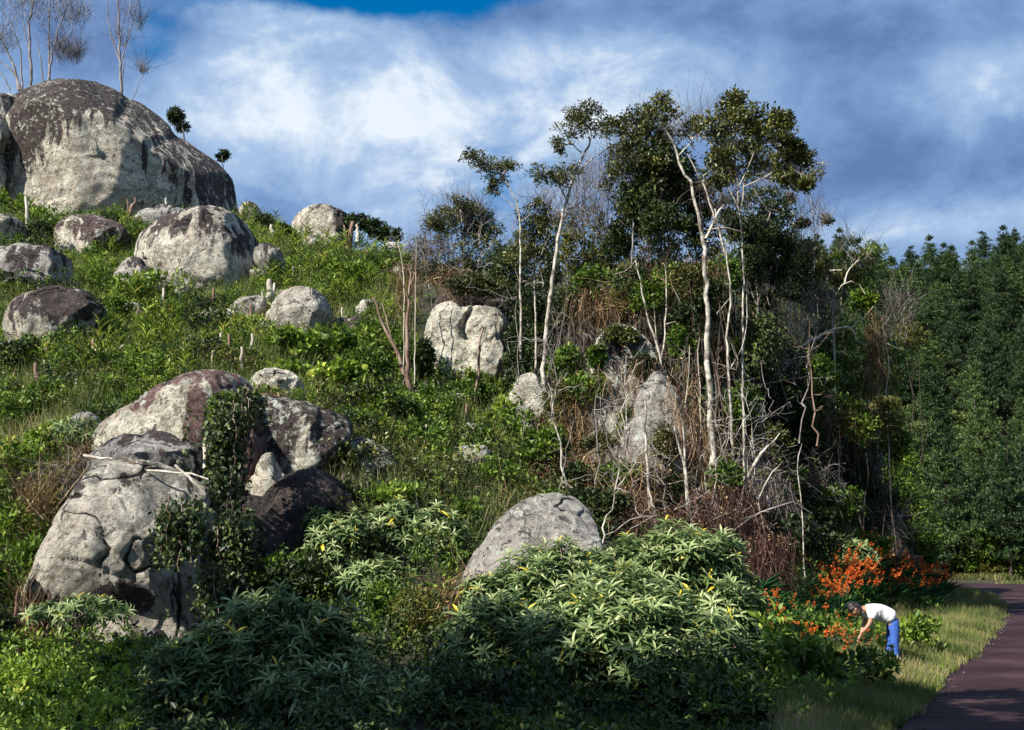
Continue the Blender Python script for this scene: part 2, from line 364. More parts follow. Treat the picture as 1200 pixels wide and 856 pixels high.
# ------------------------------------------------------------------ boulders: outline (photo bearings), depth, thickness, looks
# name, Y, thick factor, subdiv, noise, outline, dict(stain, grey, red, lichen), label
B = [
 ('summit', 78, .75, 7, .022, [(-20,262),(-30,190),(-8,130),(18,108),(45,97),(100,93),(128,101),(150,115),(178,130),(206,158),(240,178),(262,193),(275,210),(279,232),(274,262),(200,275),(100,280),(30,275)],
  dict(stain_or_shade=.03, lichen=.10), 'huge domed boulder with dark crust and pale streaked face crowning the hill'),
 ('summit_left', 74, .8, 6, .06, [(-75,270),(-80,150),(-40,112),(0,109),(30,114),(44,130),(38,160),(28,195),(14,255),(-20,275)],
  dict(stain_or_shade=-.05, lichen=.08), 'pale block cut by the left picture edge beside the huge summit boulder'),
 ('rounded', 60, .75, 6, .045, [(157,300),(163,275),(188,256),(215,245),(240,241),(262,244),(285,259),(302,285),(311,315),(306,345),(288,362),(255,372),(228,372),(205,358),(182,348),(162,325)],
  dict(stain_or_shade=-.10, lichen=.04, grey=.15), 'large rounded pale boulder cracked across its face under the summit'),
 ('shaded', 58.5, .7, 5, .06, [(298,292),(308,284),(322,289),(332,302),(334,316),(320,322),(304,314)], dict(stain_or_shade=.0, grey=.6, lichen=0), 'small grey boulder wedged right of the large rounded boulder'),
 ('egg', 50, .8, 6, .05, [(317,396),(315,372),(322,350),(338,338),(358,336),(374,342),(386,356),(390,380),(382,402),(350,412),(322,410)],
  dict(stain_or_shade=-.5, grey=.35, lichen=.05), 'pale egg-shaped boulder standing among green leaves on the slope'),
 ('eggchip', 49, .8, 5, .08, [(299,392),(302,378),(312,374),(320,382),(320,400),(306,406)], dict(stain_or_shade=-.6, grey=.2, lichen=.1), 'small white stone at the foot of the egg-shaped boulder'),
 ('knob_a', 51, .8, 5, .10, [(223,384),(228,374),(244,366),(262,366),(270,378),(266,398),(246,404),(230,398)], dict(stain_or_shade=-.15, grey=.3, lichen=.05), 'low grey-brown boulder left of a pair below the rounded boulder'),
 ('knob_b', 52, .8, 5, .10, [(262,372),(272,356),(290,347),(304,346),(313,356),(310,376),(290,394),(268,396)], dict(stain_or_shade=-.25, grey=.3, lichen=.15), 'lumpy grey boulder right of a pair below the rounded boulder'),
 ('mossy', 46, .8, 6, .05, [(3,388),(6,365),(18,348),(42,340),(78,337),(106,343),(124,360),(126,382),(110,402),(75,424),(42,428),(16,410)],
  dict(stain_or_shade=.0, grey=.2, lichen=.03), 'boulder at the left with a dark mossy top and pale lower side'),
 ('slab', 52, .9, 6, .06, [(-25,318),(-20,296),(10,288),(40,288),(68,294),(84,306),(86,324),(96,340),(70,345),(30,330),(0,330)],
  dict(stain_or_shade=-.05, grey=.75, lichen=0), 'flat-topped grey slab with a shadowed underside at the left edge'),
 ('block', 62, .7, 6, .07, [(64,290),(65,264),(74,255),(98,252),(124,256),(148,268),(152,282),(134,292),(132,320),(100,325),(72,312)],
  dict(stain_or_shade=-.02, lichen=.08, red=.3), 'square block with a brown top and pale streaked front above the flat slab'),
 ('leftedge', 61, .7, 5, .08, [(-30,300),(-28,262),(-5,252),(16,254),(30,265),(33,288),(10,300)], dict(stain_or_shade=.05, lichen=.15), 'speckled boulder at the left picture edge above the flat slab'),
 ('pointed', 55, .6, 5, .08, [(131,326),(140,312),(152,301),(164,302),(172,312),(184,330),(190,352),(160,360),(142,345)], dict(stain_or_shade=-.1, grey=.4, lichen=.03), 'small pointed grey boulder leaning left of the large rounded boulder'),
 ('behind_flat', 66, .8, 5, .05, [(155,262),(160,250),(180,244),(205,243),(225,250),(225,268),(180,275)], dict(stain_or_shade=-.1, grey=.8), 'low grey hump between the summit boulder and the large rounded boulder'),
 ('ridge', 76, .8, 6, .05, [(341,266),(347,252),(360,243),(374,239),(392,243),(406,250),(414,264),(412,284),(380,290),(350,285)],
  dict(stain_or_shade=-.18, lichen=.03), 'pale domed boulder with a dark right side on the skyline'),
 ('ridge_small', 78, .8, 5, .1, [(278,252),(282,241),(292,236),(302,242),(304,256),(290,262)], dict(stain_or_shade=-.1, grey=.5), 'small grey boulder on the skyline just right of the summit boulder'),
 ('ridge_flat', 70, .8, 5, .05, [(445,300),(448,288),(458,284),(470,288),(474,300),(460,306)], dict(stain_or_shade=-.5, lichen=.1), 'small white boulder half hidden in leaves at the right end of the ridge'),
 ('stone_a', 62, .7, 5, .08, [(384,320),(388,308),(400,312),(408,322),(400,332),(388,330)], dict(stain_or_shade=-.1, grey=.5), 'small grey stone in the green slope under the ridge boulder'),
 ('stone_b', 51, .7, 5, .07, [(380,392),(388,380),(410,374),(436,377),(440,390),(415,398)], dict(stain_or_shade=.1, grey=.5), 'low brownish rock lying right of the egg-shaped boulder'),
 ('stone_c', 47, .7, 5, .07, [(184,418),(190,406),(206,402),(220,408),(224,420),(204,426)], dict(stain_or_shade=-.1, grey=.3), 'flat half-buried stone in the grass below the maize plants'),
 ('stone_d', 40, .8, 5, .09, [(163,462),(166,446),(178,440),(190,448),(190,466),(176,470)], dict(stain_or_shade=-.5, lichen=.1), 'pale yellowish stone just above the red-brown boulder on its left'),
 ('stone_e', 42, .8, 5, .09, [(138,450),(142,438),(154,434),(164,442),(162,456),(148,458)], dict(stain_or_shade=-.2), 'tan stone half hidden in grass above the red-brown boulder'),
 ('stone_f', 34, .9, 5, .07, [(76,520),(78,500),(88,486),(104,483),(118,492),(120,514),(100,524)], dict(stain_or_shade=-.3, grey=.8), 'smooth grey stone beside the left shoulder of the red-brown boulder'),
 ('lichen_block', 38, .8, 6, .08, [(292,462),(296,440),(310,432),(330,433),(348,440),(357,454),(360,478),(335,488),(300,480)], dict(stain_or_shade=-.6, lichen=.18), 'pale blocky boulder behind the right shoulder of the red-brown boulder'),
 ('domed', 33.5, .7, 7, .035, [(104,560),(106,520),(112,500),(130,486),(158,470),(195,447),(228,434),(258,433),(282,440),(300,456),(314,485),(322,530),(318,600),(260,640),(160,620)],
  dict(stain_or_shade=-.02, red=.85, lichen=.08), 'wide red-brown domed boulder with white lichen patches and a cracked base'),
 ('shoulder', 34.5, .7, 7, .06, [(286,500),(290,466),(310,460),(345,468),(382,480),(408,488),(416,502),(408,526),(392,552),(384,590),(370,640),(320,670),(280,620)],
  dict(stain_or_shade=.22, lichen=.20), 'dark purple rock shoulder spotted with white lichen right of the domed boulder'),
 ('shoulder_low', 35, .7, 6, .09, [(395,570),(400,530),(418,512),(440,518),(462,535),(474,560),(468,600),(430,620)], dict(stain_or_shade=.05, lichen=.30, grey=.3), 'lichen-crusted broken rock sloping down at the right end of the dark shoulder'),
 ('pillar', 32.2, .7, 6, .08, [(292,600),(298,555),(308,532),(320,530),(330,552),(340,585),(345,612),(325,640),(298,640)], dict(stain_or_shade=-.25, lichen=.15, red=.3), 'pale lichen-covered rock foot beside the vine curtain under the dark shoulder'),
 ('ledge', 31, .9, 6, .07, [(92,560),(98,538),(120,520),(165,510),(210,514),(245,530),(262,548),(262,575),(200,580),(130,575)],
  dict(stain_or_shade=.02, grey=.8, lichen=0), 'layered grey ledge between the domed boulder and the big leaning boulder'),
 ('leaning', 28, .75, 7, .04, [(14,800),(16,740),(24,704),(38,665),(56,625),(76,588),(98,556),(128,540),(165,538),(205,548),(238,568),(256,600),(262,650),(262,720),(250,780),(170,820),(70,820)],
  dict(stain_or_shade=-.28, grey=.25, lichen=.02), 'big smooth leaning boulder with a pale face and dark hollow in the lower left'),
 ('cave_wall', 31.0, .6, 6, .07, [(235,700),(240,620),(262,590),(300,580),(345,600),(372,640),(380,700),(360,770),(290,790),(240,770)], dict(stain_or_shade=.7, lichen=-.5), 'overhung rock wall coloured dark for shade right of the big leaning boulder'),  # heavy darkening puts the shade of the gap into the rock colour
 ('hollow', 31.6, .6, 6, .08, [(296,650),(300,600),(330,560),(372,548),(405,570),(420,610),(415,660),(370,700),(310,700)], dict(stain_or_shade=.8, lichen=-.5), 'added near-black rock standing for shade in the gap under the dark shoulder'),  # added rock, coloured near-black in place of the shade in the gap
 ('front_chip', 25.5, .8, 5, .1, [(148,790),(152,762),(170,742),(190,738),(200,756),(198,790),(170,800)], dict(stain_or_shade=-.15, grey=.4, lichen=.1), 'small mottled rock at the foot of the big leaning boulder'),
 ('middle', 26.5, .9, 7, .035, [(515,735),(528,700),(545,668),(566,636),(584,608),(606,589),(630,578),(654,577),(676,584),(692,600),(704,628),(706,690),(690,760),(620,790),(550,780)],
  dict(stain_or_shade=-.42, grey=.55, lichen=.0), 'smooth grey pointed boulder rising behind the big leafy shrub'),
 ('face', 49, .45, 7, .06, [(496,450),(497,400),(501,374),(510,358),(528,352),(542,360),(560,358),(582,361),(595,374),(599,410),(594,445),(572,466),(520,468)], dict(stain_or_shade=-.6, lichen=.2), 'broad white rock face split down the middle by a dark cleft'),
 ('crop_low', 42.5, .6, 6, .09, [(596,500),(600,458),(610,440),(624,436),(636,450),(642,480),(640,510),(615,520)], dict(stain_or_shade=-.45, lichen=.22), 'white lichen-covered rock below and right of the split rock face'),
 ('crop_mid', 41.5, .6, 6, .09, [(690,500),(692,430),(700,395),(716,378),(738,380),(758,395),(775,430),(782,500),(760,560),(700,560)], dict(stain_or_shade=.02, lichen=.22, grey=.4), 'broken lichen-spotted outcrop behind the pale forked tree'),
 ('crop_slab', 39.2, .6, 6, .07, [(738,560),(742,490),(752,450),(770,432),(788,450),(802,490),(812,540),(815,600),(780,620),(745,600)], dict(stain_or_shade=-.35, grey=.6, lichen=.1), 'grey sloping slab seen between the tangled stems of the central trees'),
 ('crop_top', 48, .6, 6, .09, [(640,372),(645,350),(668,338),(700,332),(730,338),(748,356),(745,376),(700,386),(660,384)], dict(stain_or_shade=.3, lichen=.0), 'dark overhanging rock above the black hollow in the central thicket'),
 ('crop_back', 52, .6, 6, .08, [(505,380),(510,352),(530,338),(560,334),(590,340),(604,360),(600,385),(550,392)], dict(stain_or_shade=.35, lichen=.02), 'dark brown rock cap above the split white rock face'),
]

# ------------------------------------------------------------------ terrain
ROAD_L = np.array([(-26,-60),(-9,-20),(-3.6,-6),(0.8,6),(3.4,13),(5.2,17.5),(6.7,21),(10.4,29),(14.4,37.7),(18.2,46.5),(21.3,54),(24.4,63),(26.3,70),(27.0,75),(26.2,79),(22,82.5),(14,84),(0,85),(-60,86)], float)
ROAD_R = np.array([(-16,-62),(2,-20),(5.5,-6),(8.0,6),(10.8,13),(13,17.5),(15,21),(18.8,29),(23,37.7),(27.4,46.5),(31.5,54),(36,62),(39,70),(40,77),(38,84),(32,88.5),(20,91),(0,92),(-60,93)], float)
def dist_poly(x, y, poly):
    best = np.full(x.shape, 1e9)
    for a, b in zip(poly[:-1], poly[1:]):
        ab = b - a; t = np.clip(((x - a[0]) * ab[0] + (y - a[1]) * ab[1]) / (ab @ ab), 0, 1)
        best = np.minimum(best, np.hypot(x - a[0] - t * ab[0], y - a[1] - t * ab[1]))
    return best
def inside(x, y, poly):
    r = np.zeros(x.shape, bool); n = len(poly)
    for i in range(n):
        a, b = poly[i], poly[(i + 1) % n]
        c = ((a[1] > y) != (b[1] > y)) & (x < (b[0] - a[0]) * (y - a[1]) / (b[1] - a[1] + 1e-12) + a[0]); r ^= c
    return r
ROADPOLY = np.concatenate([ROAD_L, ROAD_R[::-1]])
ANC = [(0,850,21),(0,780,24),(0,700,27),(0,610,31),(0,520,36),(0,450,42),(0,380,49),(0,330,56),(0,262,66),(0,240,72),
       (100,800,23.5),(210,800,24),(330,790,26),(200,430,42),(200,408,47),(210,385,52),(150,268,70),(60,262,70),(100,310,58),(100,450,40),(60,520,34),
       (400,860,20),(400,760,25),(430,690,29),(450,620,33),(470,540,38),(440,470,43),(420,420,48),(410,360,57),(400,310,66),(420,290,73),(470,305,72),
       (330,500,37),(300,300,62),(310,262,76),(290,252,80),(340,280,72),(250,395,50),(300,410,47),
       (600,860,20),(600,780,23),(500,700,28),(560,600,34),(580,520,40),(540,475,46),(550,350,55),(560,315,62),(620,330,60),
       (750,860,20),(750,770,24),(750,690,30),(740,620,38),(700,560,42),(650,520,42),(700,400,48),(700,340,54),(760,320,60),
       (870,850,20),(870,740,26),(870,690,31),(860,640,38),(860,560,43),(870,420,49),(880,350,56),(900,330,62),
       (960,790,24),(960,720,31),(960,670,39),(960,600,45),(960,480,50),(960,390,57),(970,360,64),
       (1040,705,43),(1050,668,53),(1030,600,57),(1020,500,62),(1020,430,68),(1075,680,64)]
pts = [P(*a) for a in ANC]
pts += [np.array(p, float) for p in [(-60,15,0),(-60,30,4),(-60,50,13),(-60,75,25),(-60,100,26),(-40,105,22),(-20,100,19),(0,95,13),(10,90,9),(18,78,2.0),(23,72,.8),(-20,12,-.3),(-10,8,-.2),(-4,14,-.3),(8,76,9),(14,70,8)]]
for b in B:
    o = np.array(b[5], float); bx = o[:, 0].mean(); by = o[:, 1].max(); w = (np.ptp(o[:, 0])) * PX(b[1]) / 2
    if b[0] in ('shoulder', 'pillar', 'ledge', 'cave_wall', 'leaning', 'domed', 'hollow', 'crop_top', 'crop_back', 'shoulder_low', 'stone_f', 'lichen_block', 'summit_left'): continue
    pts.append(P(bx, by - 10, b[1] - w * b[2] * .6))
pts = np.array(pts)
XY, Z = pts[:, :2], pts[:, 2]
def _k(d): return np.where(d > 1e-9, d * d * np.log(np.maximum(d, 1e-9)), 0)
_D = np.linalg.norm(XY[:, None] - XY[None], axis=2); n_ = len(XY)
_A = np.zeros((n_ + 3, n_ + 3)); _A[:n_, :n_] = _k(_D) + np.eye(n_) * 12.0; _A[:n_, n_] = 1; _A[:n_, n_ + 1:] = XY; _A[n_, :n_] = 1; _A[n_ + 1:, :n_] = XY.T
_W = np.linalg.solve(_A, np.r_[Z, 0, 0, 0])
def rawH(x, y):
    sh = x.shape; x = np.clip(x.ravel(), -60, 40); y = np.clip(y.ravel(), 8, 108)
    r = _W[n_] + _W[n_ + 1] * x + _W[n_ + 2] * y
    for i in range(n_): r = r + _W[i] * _k(np.hypot(x - XY[i, 0], y - XY[i, 1]))
    return r.reshape(sh)
def fullH(x, y):
    x = np.asarray(x, float); y = np.asarray(y, float)
    h = rawH(x, y)
    q = np.stack([x.ravel(), y.ravel(), np.zeros(x.size)], 1)
    h = h + (fbm(q * .35, 3, 4) * .45 + fbm(q * .09, 9, 3) * .8).reshape(x.shape)
    ins = inside(x, y, ROADPOLY); dl = np.where(ins, 0, dist_poly(x, y, ROAD_L)); dr = np.where(ins, 0, dist_poly(x, y, ROAD_R))
    left = (dl <= dr) & (y < 84); left = left & ~ins
    h = h * smooth(dl, .6, 6.5) * smooth(108 - y, -10, 20) * smooth(y, 4, 18)
    f = 33 * smooth(y - .15 * (x - 35), 89, 168) * smooth(x, -25, 25) + 3 * fbm(q * .03, 21, 3).reshape(x.shape) * smooth(y, 95, 140)
    rightside = 14 * smooth(dr, 2, 60)
    f = f + (1.5 * smooth(x / np.maximum(y, 1), .14, .28) + 4.5 * smooth(x / np.maximum(y, 1), .36, .42)) * smooth(y, 120, 160)
    h = np.where(left, h, np.where(y > 84, np.maximum(f, 0) * smooth(dr, .5, 8), rightside))
    back = smooth(y, 78, 86); # behind the hill
    hb = rawH(x, y) * smooth(108 - y, -10, 20) * smooth(-x, -12, 8)
    h = np.where((y > 84) & ~ins & (x < 12), np.maximum(h, hb * smooth(dr, 0, 6)), h)
    h = np.where(ins, -.02, h + .02 * smooth(dl, 0, .5))
    far = smooth(np.hypot(x, y - 60), 260, 420)
    return h * (1 - far) + far * 18
def axis_(lo, hi, st, outer):
    a = np.arange(lo, hi + st, st); g = [hi + st]
    s = st
    while g[-1] < outer: s *= 1.22; g.append(g[-1] + s)
    g2 = [lo - st]; s = st
    while g2[-1] > -outer: s *= 1.22; g2.append(g2[-1] - s)
    return np.r_[g2[::-1], a, g]
GX = axis_(-52, 62, .4, 1500); GY = axis_(8, 160, .4, 1500)
gx, gy = np.meshgrid(GX, GY)
GH = fullH(gx, gy)
def H(x, y):
    x = np.atleast_1d(x).astype(float); y = np.atleast_1d(y).astype(float)
    i = np.clip(np.searchsorted(GX, x) - 1, 0, len(GX) - 2); j = np.clip(np.searchsorted(GY, y) - 1, 0, len(GY) - 2)
    fx = (x - GX[i]) / (GX[i + 1] - GX[i]); fy = (y - GY[j]) / (GY[j + 1] - GY[j])
    return (GH[j, i] * (1 - fx) + GH[j, i + 1] * fx) * (1 - fy) + (GH[j + 1, i] * (1 - fx) + GH[j + 1, i + 1] * fx) * fy
_YS = np.r_[np.arange(15, 100, .4), np.arange(100, 200, 1.2)]
def _march(px, py):
    u, v = px - CX, CY - py
    dy = FPX * math.cos(PITCH) - v * math.sin(PITCH); dz = FPX * math.sin(PITCH) + v * math.cos(PITCH)
    a = u / dy; b_ = dz / dy; out = np.full(len(px), np.nan); live = np.arange(len(px))
    for Y in _YS:
        x = a[live] * Y; k = CAMZ + b_[live] * Y <= H(x, np.full(len(live), Y)); out[live[k]] = Y; live = live[~k]
        if not len(live): break
    return out
_bx = np.arange(-100, 1305, 5.); _by = np.arange(150, 905, 5.)
_q = np.meshgrid(_bx, _by); _BUF = _march(_q[0].ravel(), _q[1].ravel()).reshape(len(_by), len(_bx))
def hit(px, py):
    """ground point seen along each photo bearing (from a depth table of the terrain)"""
    px = np.atleast_1d(px).astype(float); py = np.atleast_1d(py).astype(float)
    i = np.clip(np.round((px + 100) / 5).astype(int), 0, len(_bx) - 1); j = np.clip(np.round((py - 150) / 5).astype(int), 0, len(_by) - 1)
    Y = _BUF[j, i] + rng.uniform(-.2, .2, len(px)); u, v = px - CX, CY - py
    dy = FPX * math.cos(PITCH) - v * math.sin(PITCH); x = u / dy * Y
    ok = ~np.isnan(Y); z = np.full(len(px), np.nan); z[ok] = H(x[ok], Y[ok]); return np.stack([x, Y, z], 1)
ny, nx = gx.shape
idx = np.arange(nx * ny).reshape(ny, nx)
F = np.stack([idx[:-1, :-1], idx[:-1, 1:], idx[1:, 1:], idx[1:, :-1]], -1).reshape(-1, 4)
def groundmat():
    m, nt, N, L = newmat('hillside_soil_and_litter')
    tc = N.new('ShaderNodeTexCoord')
    n1 = noise_node(N, L, tc.outputs['Object'], .35, 6, .6); n2 = noise_node(N, L, tc.outputs['Object'], 5, 7, .7)
    a = N.new('ShaderNodeMath'); a.operation = 'ADD'; L.new(n1, a.inputs[0]); L.new(n2, a.inputs[1])
    col = ramp(N, L, None, [(.3, (.012, .02, .008)), (.45, (.03, .045, .014)), (.6, (.06, .05, .028)), (.75, (.05, .08, .022))])
    h = N.new('ShaderNodeMath'); h.operation = 'MULTIPLY'; L.new(a.outputs[0], h.inputs[0]); h.inputs[1].default_value = .5; L.new(h.outputs[0], col.node.inputs[0])
    bp = N.new('ShaderNodeBump'); bp.inputs['Distance'].default_value = .3; L.new(n2, bp.inputs['Height'])
    pb = N.new('ShaderNodeBsdfPrincipled'); L.new(col, pb.inputs['Base Color']); pb.inputs['Roughness'].default_value = .95; L.new(bp.outputs[0], pb.inputs['Normal'])
    o = N.new('ShaderNodeOutputMaterial'); L.new(pb.outputs[0], o.inputs[0]); return m
V = np.stack([gx.ravel(), gy.ravel(), GH.ravel()], 1)
g = link('ground', mesh_np('ground', V, F, groundmat(), smoothf=True)); props(g, kind='structure')

# road: reddish-purple asphalt strip with ragged edges
def roadmat():
    m, nt, N, L = newmat('worn_purple_asphalt')
    tc = N.new('ShaderNodeTexCoord')
    n1 = noise_node(N, L, tc.outputs['Object'], .5, 5, .6); n2 = noise_node(N, L, tc.outputs['Object'], 45, 3, .7)
    mp = N.new('ShaderNodeMapping'); mp.inputs['Rotation'].default_value = (0, 0, R(24)); mp.inputs['Scale'].default_value = (1.0, .06, 1); L.new(tc.outputs['Object'], mp.inputs[0])
    n3 = noise_node(N, L, mp.outputs[0], 1.3, 4, .6)
    a = N.new('ShaderNodeMath'); a.operation = 'MULTIPLY_ADD'; L.new(n2, a.inputs[0]); a.inputs[1].default_value = .35; L.new(n1, a.inputs[2])
    b = N.new('ShaderNodeMath'); b.operation = 'MULTIPLY_ADD'; L.new(n3, b.inputs[0]); b.inputs[1].default_value = .12; L.new(a.outputs[0], b.inputs[2])
    col = ramp(N, L, b.outputs[0], [(.50, (.012, .005, .007)), (.68, (.027, .012, .015)), (.80, (.042, .020, .023)), (.95, (.07, .040, .042))])
    bp = N.new('ShaderNodeBump'); bp.inputs['Distance'].default_value = .01; L.new(n2, bp.inputs['Height'])
    pb = N.new('ShaderNodeBsdfPrincipled'); L.new(col, pb.inputs['Base Color']); pb.inputs['Roughness'].default_value = .85; L.new(bp.outputs[0], pb.inputs['Normal'])
    pb.inputs['Specular IOR Level'].default_value = .2; o = N.new('ShaderNodeOutputMaterial'); L.new(pb.outputs[0], o.inputs[0]); return m
def resample(poly, n):
    d = np.r_[0, np.cumsum(np.linalg.norm(np.diff(poly, axis=0), axis=1))]; t = np.linspace(0, d[-1], n)
    for _ in range(2):
        p = np.stack([np.interp(t, d, poly[:, k]) for k in range(2)], 1)
    for _ in range(5): p[1:-1] = (p[:-2] + 2 * p[1:-1] + p[2:]) / 4
    return p
nr = 500; Lp, Rp = resample(ROAD_L, nr), resample(ROAD_R, nr)
wob = fbm(np.stack([np.arange(nr) * .35, np.zeros(nr), np.zeros(nr)], 1), 5, 4) * .35
across = norm(Rp - Lp); Lp = Lp + across * wob[:, None]; Rp = Rp + across * wob[::-1][:, None]
cols = [Lp * (1 - t) + Rp * t for t in (0, .1, .3, .5, .7, .9, 1)]
hz = [.012, .03, .06, .075, .06, .03, .012]
V = np.concatenate([np.c_[c, np.full(nr, h)] for c, h in zip(cols, hz)]); k = np.arange(nr - 1)
F = np.concatenate([np.stack([c * nr + k, (c + 1) * nr + k, (c + 1) * nr + k + 1, c * nr + k + 1], 1) for c in range(6)])
rd = link('road', mesh_np('road', V, F, roadmat(), smoothf=True)); props(rd, kind='structure')

# ------------------------------------------------------------------ boulders
def ico(sub):
    bm = bmesh.new(); bmesh.ops.create_icosphere(bm, subdivisions=sub, radius=1)
    V = np.array([v.co[:] for v in bm.verts]); F = np.array([[v.index for v in f.verts] for f in bm.faces]); bm.free(); return V, F
ICO = {s: ico(s) for s in (3, 4, 5, 6)}
ICO[7] = ico(7)
LAND = {}
def boulder(bi, b):
    nm, Y, tf, sub, amp, ol, looks, label = b
    ol = np.array(ol, float); W = np.array([P(px, py, Y) for px, py in ol]); c2 = (W.max(0) + W.min(0)) / 2
    D, F = ICO[sub]
    ang = np.arctan2(W[:, 2] - c2[2], W[:, 0] - c2[0]); rad = np.hypot(W[:, 2] - c2[2], W[:, 0] - c2[0])
    o = np.argsort(ang); ang, rad = ang[o], rad[o]
    ang = np.r_[ang - 2 * np.pi, ang, ang + 2 * np.pi]; rad = np.r_[rad, rad, rad]
    th = np.arctan2(D[:, 2], D[:, 0]); r = np.zeros(len(D))
    for dth in (-.07, -.035, 0, .035, .07): r += np.interp(th + dth, ang, rad) / 5
    rho = np.hypot(D[:, 0], D[:, 2]); dep = min(np.ptp(W[:, 0]), np.ptp(W[:, 2]) * 1.5) / 2 * tf * 1.25
    e = .5 if nm.startswith(('face', 'crop')) else .70; rh = rho ** e
    dy = np.sign(D[:, 1]) * np.abs(D[:, 1]) ** .85
    size = (np.ptp(W[:, 0]) + np.ptp(W[:, 2])) / 2
    V = np.stack([np.cos(th) * r * rh, dy * dep, np.sin(th) * r * rh], 1)
    q = V / size
    n1 = fbm(q * 3.2, 50 + bi, 4)
    rg = np.random.default_rng(100 + bi)
    for _ in range(22):                       # flat spalled facets: soft cuts by planes
        nrm = rg.normal(0, 1, 3); nrm[1] -= .5; nrm /= np.linalg.norm(nrm); s = V @ nrm; lim = s.max() * rg.uniform(.80, .95)
        V = V - nrm * (np.maximum(s - lim, 0) * .93)[:, None]
    low = V[:, 2] < 0; V[low, 2] *= 1.35
    dirn = norm(V / np.array((1, .7, 1)))
    # exfoliation sheets (stepped offsets) and long curving cracks
    t = fbm(q * np.array((1.6, 1.6, 2.2)) + 5, 150 + bi, 3) * 5.0 + n1 * .8; fr = t - np.floor(t); step = np.floor(t) + smooth(fr, .44, .56) - t
    V = V + dirn * (n1 * amp * size * .8 + step * min(.012 * size, .07) + fbm(q * 16, 33 + bi, 3) * amp * size * .16 + fbm(V * 1.6, 70 + bi, 3) * .04)[:, None]
    wq = q + .05 * np.stack([vnoise(q * 9, 3), vnoise(q * 9, 4), vnoise(q * 9, 5)], 1)
    ca = fbm(wq * 1.5 + 3, 90 + bi, 2); cb = fbm(wq * np.array((1.2, 1.2, 2.6)) + 8, 91 + bi, 2); wd = .03 / size + .004
    gr = 1.3; crack = np.exp(-(ca / (wd * gr)) ** 2) * smooth(fbm(q * 2.2, 95 + bi, 2), -.15, .1) + np.exp(-(cb / (wd * gr)) ** 2) * smooth(fbm(q * 2.0 + 4, 96 + bi, 2), 0.0, .2)
    crack = np.clip(crack, 0, 1) if sub >= 6 else crack * 0
    V = V - dirn * (crack * min(.055, .012 * size))[:, None]
    if nm == 'leaning':
        qx, qy = project(V + c2); V[:, 1] += .5 * np.exp(-((qx - 150) / 70) ** 2 - ((qy - 722) / 34) ** 2) * (V[:, 1] < 0)
    if nm == 'face':
        qx, qy = project(V + c2); V[:, 1] += .32 * np.exp(-((qx - 548 + .12 * (qy - 380) - 5 * np.sin(qy / 9)) / 3.5) ** 2) * smooth(-qy, -440, -395) * (V[:, 1] < 0)
    # fit the silhouette seen from the viewpoint to the outline, keeping all depth
    cpx, cpy = project(c2[None]); cpx, cpy = cpx[0], cpy[0]; NB = 90
    oa = np.arctan2(cpy - ol[:, 1], ol[:, 0] - cpx); orr = np.hypot(ol[:, 0] - cpx, ol[:, 1] - cpy); oo = np.argsort(oa)
    oa, orr = oa[oo], orr[oo]; oa = np.r_[oa - 2 * np.pi, oa, oa + 2 * np.pi]; orr = np.r_[orr, orr, orr]
    for _ in range(3):
        qx, qy = project(V + c2); a_ = np.arctan2(cpy - qy, qx - cpx); r_ = np.hypot(qx - cpx, qy - cpy); kb = ((a_ + np.pi) / (2 * np.pi) * NB).astype(int) % NB
        mx = np.zeros(NB); np.maximum.at(mx, kb, r_); cen = (np.arange(NB) + .5) / NB * 2 * np.pi - np.pi
        rt = np.interp(cen, oa, orr) / np.maximum(mx, 1e-3); rt = np.clip(rt, .6, 1.6); lowb = np.sin(cen) < -.35; rt[lowb] = np.maximum(rt[lowb], 1.0)
        rt = (np.roll(rt, 1) + 2 * rt + np.roll(rt, -1)) / 4
        f_ = np.interp(a_, np.r_[cen[-1] - 2 * np.pi, cen, cen[0] + 2 * np.pi], np.r_[rt[-1], rt, rt[0]]); V[:, 0] *= f_; V[:, 2] *= f_
    hg = (V[:, 2] - V[:, 2].min()) / np.ptp(V[:, 2])
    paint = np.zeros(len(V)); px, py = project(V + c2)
    def blob(x, y, rx, ry, a): return a * np.exp(-((px - x) / rx) ** 2 - ((py - y) / ry) ** 2)  # weather marks, plus shade painted on right sides and in the hollow
    if nm == 'summit':
        paint = blob(35, 150, 26, 50, .55) + blob(80, 110, 70, 22, .35) + blob(185, 185, 30, 55, .25) + blob(245, 210, 35, 60, .45) - blob(110, 205, 80, 45, .45) - blob(160, 235, 45, 25, .3) - blob(60, 225, 25, 25, .25) + blob(150, 120, 60, 18, .35)  # right flank darkened as painted shade; upper blobs are crust
    elif nm == 'rounded': paint = blob(215, 262, 50, 14, .3) + blob(262, 285, 28, 18, .25) + blob(300, 320, 16, 50, .3) - blob(235, 335, 60, 35, .2)  # tall blob at the right edge is painted shade
    elif nm == 'domed': paint = blob(240, 500, 40, 28, .15) + blob(300, 520, 30, 70, .45) - blob(150, 505, 40, 22, .4) - blob(195, 490, 14, 12, .5) - blob(290, 445, 14, 10, .45)
    elif nm == 'leaning': paint = blob(135, 698, 40, 22, .95) + blob(60, 745, 42, 32, 1.0) + blob(150, 565, 70, 14, .15) - blob(110, 630, 60, 50, .3) + blob(235, 690, 30, 70, .3)  # shade of the hollow and right edge painted into the colour
    elif nm == 'mossy': paint = blob(75, 358, 45, 20, .5) - blob(50, 405, 60, 24, .6)
    elif nm == 'ridge': paint = blob(405, 262, 16, 25, .75)  # shaded right side put into the rock colour
    elif nm == 'middle': paint = blob(672, 610, 14, 16, .45)
    elif nm == 'block': paint = blob(110, 268, 50, 14, .5) - blob(85, 285, 20, 30, .3)
